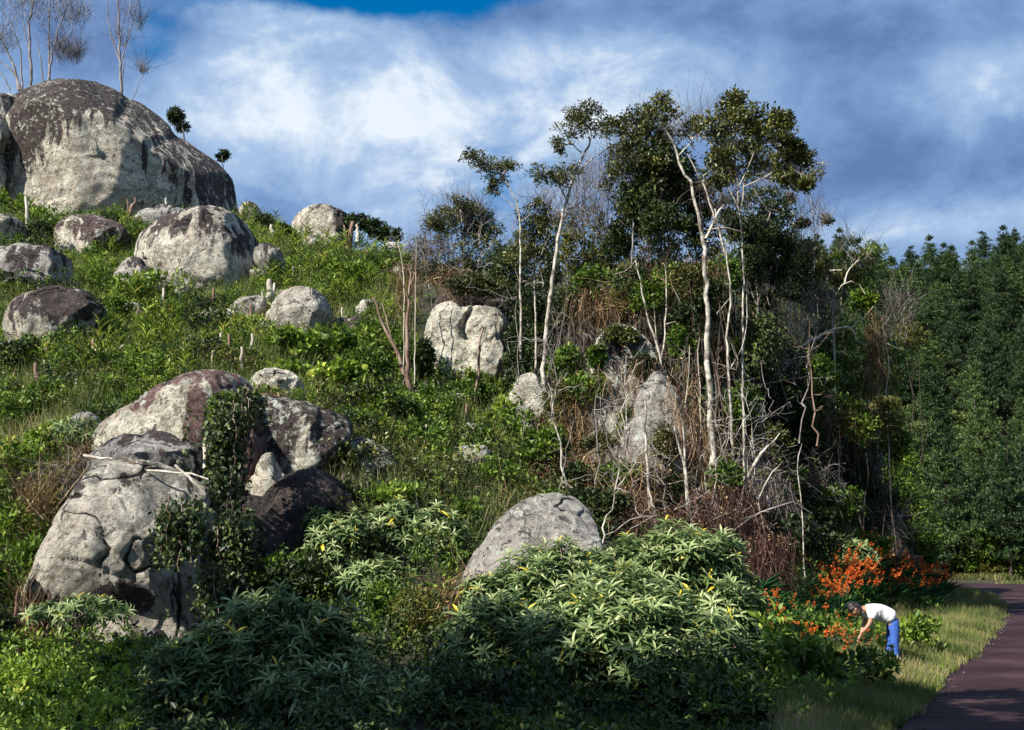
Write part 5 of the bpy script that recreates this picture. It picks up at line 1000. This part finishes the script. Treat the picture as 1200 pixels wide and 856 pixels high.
# ferns in the shaded foreground
def fern():
    root = thing('fern', (0, 0, -500)); ks = []
    for i in range(8):
        a = i * .785 + rng.uniform(-.2, .2); q = curve((0, 0, 0), (math.cos(a) * .7, math.sin(a) * .7, .28), 14, .18, .01); t = norm(np.gradient(q, axis=0)); sd = norm(np.cross(t, (0, 0, 1.)))
        w = np.sin(np.linspace(.25, 3.0, 14)) * .16 + .02
        V, F, T = join([leaves(q[1:], sd[1:] + t[1:] * .4, w[1:], w[1:] * .28 + .02, DIAMOND), leaves(q[1:], -sd[1:] + t[1:] * .4, w[1:], w[1:] * .28 + .02, DIAMOND)])
        ks.append(link('frond', mesh_np('frond', V, F, M['mid'], T), root))
    return regkids(root, *ks)
place([fern()], scatter_px(4, 855, 830, 905, 850), 'shaded arching fern', 'fern', 'ferns in the foreground shade', .9, 1.2)
place([fern()], scatter_px(7, 560, 790, 860, 850), 'shaded arching fern', 'fern', 'ferns in the foreground shade', .8, 1.1)

# ------------------------------------------------------------------ poles, stumps and fallen wood
def stick(label, pl, r, Y=None, bark='dead_wood', fork=None, cat='stump', name='dead_stump'):
    g = hit(pl[0][0], pl[0][1])[0]; Y = Y or (g[1] if not np.isnan(g[1]) else 70); W = [P(a, b, Y) for a, b in pl]; base = W[0]
    root = thing(name, base); props(root, label, cat, 'dead stumps and poles'); tb = Tubes(); q = polyline(np.array(W) - base, 8, r * .3); tb.add(q if cat == 'fallen log' else np.vstack([q[0] - (0, 0, .3), q]), (r * 1.15, r, r * .6), 7); k = [link('trunk', tb.mesh('trunk', M[bark]), root)]
    if fork: tb = Tubes(); tb.add(polyline(np.array([P(a, b, Y) for a, b in fork]) - base, 6, r * .2), (r * .7, r * .3), 6); k.append(link('limb', tb.mesh('limb', M[bark]), root))
    regkids(root, *k); return root
stick('tall pale pole standing beside the speckled left-edge boulder', [(33,280),(32,255),(30,230)], .11)
stick('dark forked stump in front of the summit boulder face', [(150,262),(153,248),(159,232)], .12, bark='brown_bark', fork=[(151,258),(150,245),(149,233)])
stick('pale pole in front of the dark right side of the summit boulder', [(193,256),(195,240),(195,232)], .09)
stick('leaning brown pole beneath the mossy-topped boulder', [(50,475),(46,450),(42,425)], .10, bark='brown_bark')
stick('short pale pink stump at the left edge under the mossy-topped boulder', [(10,446),(10,430),(9,418)], .08)
stick('slim pale post in deep grass left of the domed boulder', [(93,462),(91,450),(89,436)], .07)
stick('short white stake below the low grey-brown boulder', [(223,420),(223,410),(223,404)], .07)
stick('white stake just right of another under the rounded boulder', [(239,428),(238,416),(238,406)], .06)
stick('broad pale stump behind the egg-shaped boulder', [(317,364),(317,345),(316,328)], .17, fork=[(318,350),(321,340),(322,332)])
stick('thin pale stump left of the broad one behind the egg-shaped boulder', [(307,360),(308,350),(308,340)], .06)
stick('brown forked stump on the skyline under the pale domed boulder', [(409,294),(410,275),(414,260)], .16, bark='brown_bark', fork=[(408,285),(405,272),(403,264)])
stick('pale stump on the slope right of the skyline boulder', [(419,278),(419,270),(419,263)], .10)
stick('pale yellowish stump below the right flank of the summit', [(320,280),(319,270),(318,264)], .14)
stick('slim grey stump amid maize below the ridge end', [(431,305),(431,297),(430,290)], .10, bark='grey_bark')
stick('thin pale stake below the split white rock face, left', [(509,478),(509,460),(508,446)], .05)
stick('thin pale stake below the split white rock face, right', [(516,480),(515,460),(514,446)], .05)
stick('slender pale sapling pole on the slope below the forked snag', [(497,540),(499,520),(500,498)], .04)
stick('short pale snag leaning among bushes left of the forked snag', [(405,390),(406,380),(405,372)], .08)
stick('upright thin white stick above the pointed boulder', [(769,612),(765,592),(760,572)], .035, Y=34)
stick('broken stake poking from the long vine curtain', [(241,534),(240,526),(239,516)], .05, Y=29)
stick('thin white stake at the left crest of the vine curtain', [(292,470),(292,462),(291,455)], .05, Y=30.5)
LG = dict(cat='fallen log', name='fallen_log')
stick('pale fallen log lying on the left end of the grey ledge', [(98,534),(115,537),(132,538)], .035, Y=28.2, **LG)
stick('long bleached branch lying across the right of the grey ledge', [(172,552),(200,553),(225,555),(244,562)], .03, Y=27.6, **LG)
stick('crooked branch on the top edge of the leaning boulder', [(142,536),(155,542),(160,546)], .025, Y=27.8, bark='brown_bark', **LG)
stick('thin branch slanting down the shaded side of the leaning boulder', [(205,545),(225,562),(241,580)], .03, Y=27.4, **LG)
stick('reddish bent stem across the hollow of the leaning boulder', [(36,758),(48,750),(60,728)], .025, Y=25, bark='brown_bark', **LG)
stick('bare red stems rising beside the left foot of the leaning boulder', [(20,770),(18,720),(22,690)], .04, Y=25, bark='brown_bark', fork=[(16,770),(12,740),(20,700)])

# ------------------------------------------------------------------ pine forest across the road
def pine_proto(h, r, dens, seedtint):
    root = thing('pine_tree', (0, 0, -500)); tb = Tubes(); tb.add(curve((0, 0, -1), (rng.normal(0, .15), rng.normal(0, .15), h), 10, 0, .004), (.16, .02), 7)
    tk = link('trunk', tb.mesh('trunk', M['dark_bark']), root); cen = []; tb2 = Tubes(); z = h * .12
    while z < h * .985:
        f = 1 - (z / h); rad = r * (min(1, f * 1.25) ** .8) * (.7 + .5 * rng.random()) * (.75 + .25 * min(1, (1 - f) * 3)); nb = 6 if f > .15 else 4; a0 = rng.uniform(0, 6.28)
        for b in range(nb):
            a = a0 + b * 6.28 / nb + rng.normal(0, .2); rr = rad * rng.uniform(.7, 1.15); tip = np.array((math.cos(a) * rr, math.sin(a) * rr, z + rr * rng.uniform(.05, .4))); q = curve((0, 0, z), tip, 5, -.03, .03)
            if b % 2 == 0: tb2.add(q, (.03, .01), 3)
            m = max(4, int(rr * 9 * dens)); t = rng.uniform(.25, 1.05, m); c = np.array((0, 0, z)) + (tip - (0, 0, z)) * t[:, None] + rng.normal(0, .13 + .08 * rr, (m, 3)) * (1, 1, .6); cen.append(c)
        if rng.random() < .12: z += .5
        z += rng.uniform(.22, .42) * (.7 + .5 * f)
    cen = np.concatenate(cen); cen = np.vstack([cen, rng.normal(0, .12, (10, 3)) + (0, 0, h)]); tc_ = .45 + .3 * fbm(cen * .9, 7, 2) + .18 * rng.normal(0, 1, len(cen)) * .6
    V, F, T = clusters(cen, 9, .16, .26, .28, DIAMOND, .9, np.clip(tc_, 0, .95)); cr_ = link('crown', mesh_np('crown', V, F, M['pine'], T), root)
    br = link('branches', tb2.mesh('branches', M['dark_bark']), root); return regkids(root, cr_, tk, br)
pines = [pine_proto(7.5, 2.6, .9, 0), pine_proto(8.3, 2.4, .9, 0), pine_proto(6.4, 2.9, .9, 0), pine_proto(9.2, 2.7, .85, 0), pine_proto(7.2, 3.1, .85, 0)]
pp = []
for _ in range(9000):
    Y = rng.uniform(91, 176); x = rng.uniform(.22, .45) * Y + rng.uniform(-3, 3)
    if len(pp) > 285: break
    if dist_poly(np.array([x]), np.array([Y]), ROAD_R)[0] < 4.5 or inside(np.array([x]), np.array([Y]), ROADPOLY)[0]: continue
    if all((x - a) ** 2 + (Y - b) ** 2 > (2.9 + .004 * Y) ** 2 for a, b in pp): pp.append((x, Y))
pp.sort(key=lambda t: t[1])
for i, (x, Y) in enumerate(pp):
    z = float(H(x, Y)[0]); pr = pines[int(rng.integers(0, 5))]; s = rng.uniform(.85, 1.25); rz = rng.uniform(0, 6.28)
    if pr.name not in used: used.add(pr.name); pr.location = (x, Y, z); pr.scale = (s, s, s); o = pr
    else: o = dup(pr, (x, Y, z), rz, s)
    px, py = project(np.array((x, Y, z + 5))); py = float(py[0]); px = float(px[0])
    zone = 'front row by the road' if Y < 99 else 'lower slope of the forest' if Y < 115 else 'middle slope of the forest' if Y < 138 else 'upper slope under the skyline'
    half = 'left part' if px < 1110 else 'right part'
    props(o, f'dark green pine in the {half}, {zone}', 'pine tree', f'pines, {half}, {zone}')
FB = 'bushes at the foot of the pine forest'
for a in [(1105,655,18,14,'dark'),(1130,662,18,9,'mid'),(1165,655,20,14,'mid'),(1195,658,18,14,'mid'),(1180,630,26,20,'dark'),(1150,640,16,16,'mid'),(1120,640,16,20,'dark'),(1200,615,24,22,'mid'),(1085,650,14,20,'mid'),(1160,668,18,6,'gold'),(1190,668,18,6,'bright')]:
    shrub(a[0], a[1], a[2], a[3], 93, a[4], 'low bush on the far roadside', group=FB, leaf=.26, k=5, dens=.5, cr=.7)

# ------------------------------------------------------------------ ground cover: uncountable herbs, grass and litter
def cover(name, mat, n, boxes, k, leaf, wr, hgt, tmean=.5, tm=DIAMOND, up=.5):
    w = np.array([(b[2] - b[0]) * (b[3] - b[1]) * b[4] for b in boxes], float); w /= w.sum(); P_ = []
    for b, ww in zip(boxes, w): P_.append(scatter_px(int(n * ww), *b[:4]))
    q = np.concatenate(P_); q = q[q[:, 1] < 95]; q = q[fbm(q * .9 + 40, 31, 3) + .5 * rng.random(len(q)) > -.02]; q[:, 2] += rng.random(len(q)) ** 1.3 * hgt * (.3 + 1.5 * smooth(fbm(q * .7, 2, 2), -.2, .5)); q[:, 1] -= rng.random(len(q)) * .3
    t = np.clip(tmean + .35 * fbm(q * .45, 8, 3) + rng.normal(0, .08, len(q)), 0, 1)
    V, F, T = clusters(q, k, .10, leaf, wr, tm, up, t); o = link(name, mesh_np(name, V, F, M[mat], T)); return props(o, kind='stuff')
cover('tawny_ground_cover', 'gold', 3500, [(-20,215,480,470,1.0),(0,420,330,560,1),(330,480,620,600,1),(900,700,1060,800,.6)], 5, .11, .35, .6, .35)
cover('leafy_ground_cover', 'mid', 26000, [(-20,215,480,420,1.2),(-20,420,330,560,.9),(330,380,620,600,1.2),(-20,560,140,856,.6),(330,560,560,856,.45),(600,300,1060,640,.45),(560,600,1010,905,.4),(900,640,1060,800,.6)], 6, .12, .45, .55, .48)
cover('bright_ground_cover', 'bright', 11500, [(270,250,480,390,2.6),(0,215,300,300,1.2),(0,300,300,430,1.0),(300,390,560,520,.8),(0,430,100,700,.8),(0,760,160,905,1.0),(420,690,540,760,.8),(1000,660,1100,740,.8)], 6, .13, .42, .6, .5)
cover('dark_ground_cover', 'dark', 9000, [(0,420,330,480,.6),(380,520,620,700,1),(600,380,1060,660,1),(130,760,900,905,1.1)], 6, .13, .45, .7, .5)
cover('dry_litter_and_stems', 'dry', 8000, [(200,380,560,600,.3),(0,230,300,440,.3),(0,430,120,700,.5),(600,330,960,640,1.2),(420,560,640,640,.5),(60,500,120,600,.8),(200,240,480,480,.25),(870,600,960,700,1)], 4, .2, .12, .5, .5, DIAMOND, .3)
def grass(name, mat, n, boxes, L, W, filt=None, tm=BLADE):
    w = np.array([(b[2] - b[0]) * (b[3] - b[1]) * b[4] for b in boxes], float); w /= w.sum()
    q = np.concatenate([scatter_px(int(n * ww), *b[:4]) for b, ww in zip(boxes, w)])
    k = 7; q = np.repeat(q, k, 0) + rng.normal(0, .10, (len(q) * k, 3)) * (1, 1, 0); q[:, 2] = H(q[:, 0], q[:, 1]) - .01
    ok = np.ones(len(q), bool); ins_ = inside(q[:, 0], q[:, 1], ROADPOLY); d = dist_poly(q[:, 0], q[:, 1], ROAD_L); e = np.minimum(d, dist_poly(q[:, 0], q[:, 1], ROAD_R))
    e = np.where(ins_, -e, e); near = fbm(np.c_[q[:, :2] * 1.1, np.zeros(len(q))], 6, 3) * .5
    ok &= e > near * .6 - .05
    if filt: ok &= filt(q, d)
    q = q[ok]; e = e[ok]; m = len(q); ln = L * rng.uniform(.5, 1.3, m) * np.clip(.4 + e * .45, .3, 1); t = np.clip(.5 + .5 * fbm(q * .6, 12, 3) + rng.normal(0, .15, m), 0, 1)
    V, F, T = leaves(q, rdir(m) * .45 + np.array((0, 0, 1.)), ln, W, tm, tint=t); o = link(name, mesh_np(name, V, F, M[mat], T)); return props(o, kind='stuff')
grass('verge_green_grass', 'bright', 3500, [(930,740,1130,905,1.0),(1040,695,1150,770,1.6)], .5, .018)
grass('verge_grass', 'grass', 15000, [(930,760,1150,905,1.0),(1040,695,1190,770,1.4),(1100,690,1180,720,1.5)], .55, .015)
grass('far_roadside_grass', 'grass', 2600, [(1060,664,1200,690,1)], .5, .05, lambda q, d: (q[:, 1] > 84) & (q[:, 1] < 98))
grass('tall_slope_grass', 'grass', 3600, [(0,230,330,480,1.0),(280,260,480,400,1.0),(330,400,620,640,1),(0,440,110,700,1.4)], .9, .022)
grass('slope_grass', 'bright', 5200, [(0,215,330,480,1.2),(280,250,480,380,1),(300,400,560,560,.6),(0,440,110,520,1)], .5, .03)

# loose stones and grit along the asphalt edge
sv, sf = ICO[3]; pr_ = []; n_s = 520; t_ = rng.integers(60, 300, n_s); e_ = Lp[t_] + across[t_] * rng.normal(.15, .22, (n_s, 1)); sc_ = rng.uniform(.012, .045, n_s)
SV, SF = ICO[3] if False else (np.array([[1,0,0],[-1,0,0],[0,1,0],[0,-1,0],[0,0,.7],[0,0,-.7]], float), np.array([[0,2,4],[2,1,4],[1,3,4],[3,0,4],[2,0,5],[1,2,5],[3,1,5],[0,3,5]]))
Vs_ = (SV[None] * sc_[:, None, None] * rng.uniform(.6, 1.3, (n_s, 6, 1)) + np.c_[e_, np.full(n_s, .03)][:, None]).reshape(-1, 3); Fs_ = (SF[None] + (np.arange(n_s) * 6)[:, None, None]).reshape(-1, 3)
props(link('roadside_grit', mesh_np('roadside_grit', Vs_, Fs_, plainmat('grit', (.085, .065, .06), .9, .3))), kind='stuff')

# ------------------------------------------------------------------ tall trees left of and behind the camera, whose shade falls on the foreground
def shade_tree(label, x, y, h, blobs):
    z = float(H(x, y)[0]); root = thing('broadleaf_tree', (x, y, z)); props(root, label, 'tree', 'tall trees beside the viewpoint'); tb = Tubes(); tr = curve((0, 0, -.3), (0, 0, h), 12, 0, .005); tb.add(tr, (.32, .1), 10)
    k = [link('trunk', tb.mesh('trunk', M['grey_bark']), root)]; parts = []; tb = Tubes()
    for bx, by, bz, br in blobs:
        c = np.array((bx - x, by - y, bz - z)); pts, t, cc = clumpy(br, br, br * .6, .6, 12, 1.2); parts.append(clusters(pts + c, 6, .18, .34, .55, DIAMOND, .3, t)); tb.add(curve(tr[8], c, 6, .05, .05), (.12, .04), 6)
    V, F, T = join(parts); k.append(link('crown', mesh_np('crown', V, F, M['mid'], T), root)); k.append(link('branches', tb.mesh('branches', M['grey_bark']), root)); regkids(root, *k)
shade_tree('tall broadleaf tree out of view to the left, shading the foreground shrubs', -15, 10.5, 9.5, [(-13.2,14.3,11,2.3),(-15.6,14.6,11.5,1.6),(-10.8,13.4,11.2,2.1),(-15,11.6,10.5,2.4),(-12,11.5,10.5,2.4)])
shade_tree('spreading broadleaf tree behind the viewpoint, shading the shrub foot', -9, 5.5, 10, [(-7.6,10.9,11,1.7),(-9.8,10.0,11.5,1.9),(-5.4,10.8,11.2,1.6),(-3.5,9.8,11.5,1.8),(-7,8.0,10.5,2.2)])
shade_tree('broadleaf tree behind the viewpoint throwing a band of shade over the road', 1, -3.0, 11, [(-4.2,12.9,11.2,1.4),(-2,12.9,11.3,1.4),(0.3,12.6,11.4,1.4),(2.5,12.4,11.4,1.3),(-1,9,11.5,1.6),(2,7,11,2)])

# ------------------------------------------------------------------ the person bending over the flowers
def skinmesh(name, mat, verts, edges, radii, parent, sub=2, rootv=0):
    me = bpy.data.meshes.new(name); me.from_pydata([tuple(v) for v in verts], edges, []); o = bpy.data.objects.new(name, me); C.objects.link(o); o.parent = parent
    md = o.modifiers.new('skin', 'SKIN'); md.use_smooth_shade = True; sb = o.modifiers.new('sub', 'SUBSURF'); sb.levels = sub; sb.render_levels = sub
    lay = me.skin_vertices[0] if me.skin_vertices else None
    if lay is None:
        bpy.context.view_layer.objects.active = o; o.select_set(True)
        bpy.ops.mesh.customdata_skin_add() if hasattr(bpy.ops.mesh, 'customdata_skin_add') else None
        lay = me.skin_vertices[0]
    for i, r in enumerate(radii):
        lay.data[i].radius = (r, r) if np.isscalar(r) else r; lay.data[i].use_root = (i == rootv)
    me.materials.append(mat); return o
M['skin'] = plainmat('skin', (.36, .19, .12), .55, .06); M['hair'] = plainmat('black_hair', (.012, .009, .008), .5, .3, 60)
M['shirt'] = plainmat('white_shirt', (.86, .86, .84), .8, .02, 30); M['jeans'] = plainmat('blue_jeans', (.03, .095, .36), .85, .3, 18); M['shoe'] = plainmat('dark_shoe', (.03, .025, .02), .6)
def person():
    Y = 25.6; hip = P(1048, 729, Y); gz = float(H(hip[0], hip[1])[0]); base = np.array((hip[0], hip[1], gz))
    root = thing('person', base); props(root, 'person in white shirt and blue jeans bending forward to reach into the flowers', 'person')
    root.scale = (1.08,) * 3; h = (hip[2] - gz) / 1.08
    print('HIP', h)
    def q(x, y, z): return (x, y, z)     # local: x right in picture, y away from the camera, z up
    hp = (0, 0, h)
    V = [hp, (-.14, 0, h + .10), (-.30, 0, h + .19), (-.44, 0, h + .235), (-.545, 0, h + .25), (-.62, -.01, h + .245),      # pelvis, waist, chest, upper chest, neck base, neck
         (-.45, -.17, h + .19), (-.52, -.21, h - .02), (-.68, -.19, h - .20), (-.45, .17, h + .19), (-.50, .20, h - .03), (-.60, .16, h - .24),   # near shoulder/elbow/wrist, far shoulder/elbow/wrist
         (-.02, -.075, h - .10), (-.04, -.09, h * .52), (.0, -.09, .10), (-.03, .075, h - .10), (-.09, .10, h * .52), (-.06, .10, .10), (-.15, -.10, .04), (-.21, .11, .04)]
    E = [(0,1),(1,2),(2,3),(3,4),(4,5),(3,6),(6,7),(7,8),(3,9),(9,10),(10,11),(0,12),(12,13),(13,14),(0,15),(15,16),(16,17),(14,18),(17,19)]
    Rr = [(.12,.11),(.115,.10),(.13,.11),(.12,.10),(.06,.06),(.052,.052),.055,.043,.027,.055,.043,.027,.085,.058,.04,.085,.058,.04,.035,.035]
    skinmesh('body', M['skin'], V, E, Rr, root)
    # head looks down and to the left
    bm = bmesh.new(); bmesh.ops.create_icosphere(bm, subdivisions=4, radius=1); hv = np.array([v.co[:] for v in bm.verts]); hf = np.array([[v.index for v in f.verts] for f in bm.faces]); bm.free()
    # local head frame: +x forward (face), z up
    hd = hv * np.array((.104, .082, .124)); f = hv[:, 0]
    jaw = smooth(-hv[:, 2], .1, .9) * smooth(f, -.2, .6); hd[:, 1] *= 1 - .28 * jaw; hd[:, 0] += .012 * jaw
    def bump(y, z, r, a, fx=.6): return a * np.exp(-(((hd[:, 1] - y) ** 2 + (hd[:, 2] - z) ** 2) / r ** 2)) * (f > 0)
    hd[:, 0] += bump(0, -.02, .014, .024) + bump(0, .0, .012, .012) - bump(.03, .012, .016, .010) - bump(-.03, .012, .016, .010) + bump(0, -.062, .02, .008) + bump(0, -.095, .022, .008)
    hd[:, 1] += np.where(np.abs(hd[:, 0]) < .016, np.sign(hd[:, 1]) * .018 * np.exp(-((hd[:, 2]) / .024) ** 2), 0)
    ry = R(52)
    def rot(v): x = v[:, 0] * math.cos(ry) + v[:, 2] * math.sin(ry); z = -v[:, 0] * math.sin(ry) + v[:, 2] * math.cos(ry); return np.stack([-x, v[:, 1] - .0, z], 1)
    hc = np.array((-.735, -.01, h + .235))
    # -x mirror above turns the face to the left of the picture; flip winding to match
    link('head', mesh_np('head', rot(hd) + hc, hf[:, ::-1], M['skin'], smoothf=True), root)
    keep = (hv[:, 2] > .18) | (f < -.12); keepf = keep[hf].all(1); hr = hd * 1.22 + np.array((-.006, 0, .006)); hr += hv * (.012 * fbm(hv * 6, 3, 3))[:, None]
    inner = hd * 1.0; nV = len(hr); ff = hf[keepf][:, ::-1]
    link('hair', mesh_np('hair', rot(hr) + hc, ff, M['hair'], smoothf=True), root)
    for sy in (-1, 1):
        e = hv * .011 + np.array((.088, sy * .03, .014)); link('eye', mesh_np('eye', rot(e) + hc, hf[:, ::-1], M['hair'], smoothf=True), root)
    # shirt: torso shell with short sleeves, loose at the back
    Vs = [(.01, 0, h + .05), (-.12, 0, h + .115), (-.28, 0, h + .19), (-.43, 0, h + .225), (-.53, 0, h + .245), (-.44, -.175, h + .18), (-.49, -.20, h + .04), (-.44, .175, h + .18), (-.475, .19, h + .04)]
    skinmesh('white_shirt', M['shirt'], Vs, [(0,1),(1,2),(2,3),(3,4),(3,5),(5,6),(3,7),(7,8)], [(.20,.16),(.215,.17),(.215,.175),(.18,.15),(.10,.09),.10,.085,.10,.085], root)
    Vj = [(-.035, 0, h + .10), (-.01, 0, h + .0), (-.02, -.075, h - .12), (-.04, -.09, h * .52), (0, -.09, .12), (-.03, .075, h - .12), (-.09, .10, h * .52), (-.06, .10, .12)]
    skinmesh('blue_jeans', M['jeans'], Vj, [(0,1),(1,2),(2,3),(3,4),(1,5),(5,6),(6,7)], [(.15,.13),(.15,.135),.105,.078,.066,.098,.078,.066], root)
    for x, y in ((-.05, -.11), (-.11, .12)):
        skinmesh('shoe', M['shoe'], [(x + .05, y, .05), (x - .05, y, .05), (x - .16, y, .035)], [(0,1),(1,2)], [.05,.05,.038], root, 1)
    # hands with five fingers each, reaching down into the stems
    for (wx, wy, wz, sy) in ((-.68, -.19, h - .20, -1), (-.60, .16, h - .24, 1)):
        d = norm(np.array((-.55, 0, -.83))); w = np.array((wx, wy, wz)); n2 = np.array((.83, 0, -.55)); L_ = []; E_ = []; R_ = []
        L_ += [w, w + d * .05, w + d * .085]; E_ += [(0, 1), (1, 2)]; R_ += [(.025, .02), (.036, .018), (.036, .016)]
        for j, (o_, ln) in enumerate(((-.030, .062), (-.010, .074), (.010, .070), (.029, .055))):
            a = w + d * .095 + np.array((0, o_, 0)); b = a + d * ln * .5 + n2 * .008; c_ = b + d * ln * .4 + n2 * .024; i = len(L_); L_ += [a, b, c_]; E_ += [(2, i), (i, i + 1), (i + 1, i + 2)]; R_ += [.0098, .009, .0075]
        a = w + d * .04 + np.array((0, -sy * .036, 0)); b = a + d * .03 + np.array((0, -sy * .016, 0)) + n2 * .012; c_ = b + d * .028 + n2 * .014; i = len(L_); L_ += [a, b, c_]; E_ += [(1, i), (i, i + 1), (i + 1, i + 2)]; R_ += [.013, .011, .009]
        skinmesh('hand', M['skin'], L_, E_, R_, root, 1)
person()
finish_labels()
for o in bpy.data.objects:
    if o.parent and o.type == 'MESH' and o.name.split('.')[0] in ('crown', 'branches', 'orange_flowers', 'flower_stems', 'strap_leaves', 'blades', 'foliage', 'dry_stems', 'withered_leaves', 'fine_twigs', 'inner_foliage', 'stem'): o['kind'] = 'stuff'
for pr in protos + fcl + pines + WP + SP + KP:      # prototypes that were never placed
    if pr.location.z < -400:
        for k_ in KIDS[pr.name]: bpy.data.objects.remove(k_)
        bpy.data.objects.remove(pr)
print('TRIS', sum(len(m_.polygons) for m_ in bpy.data.meshes))
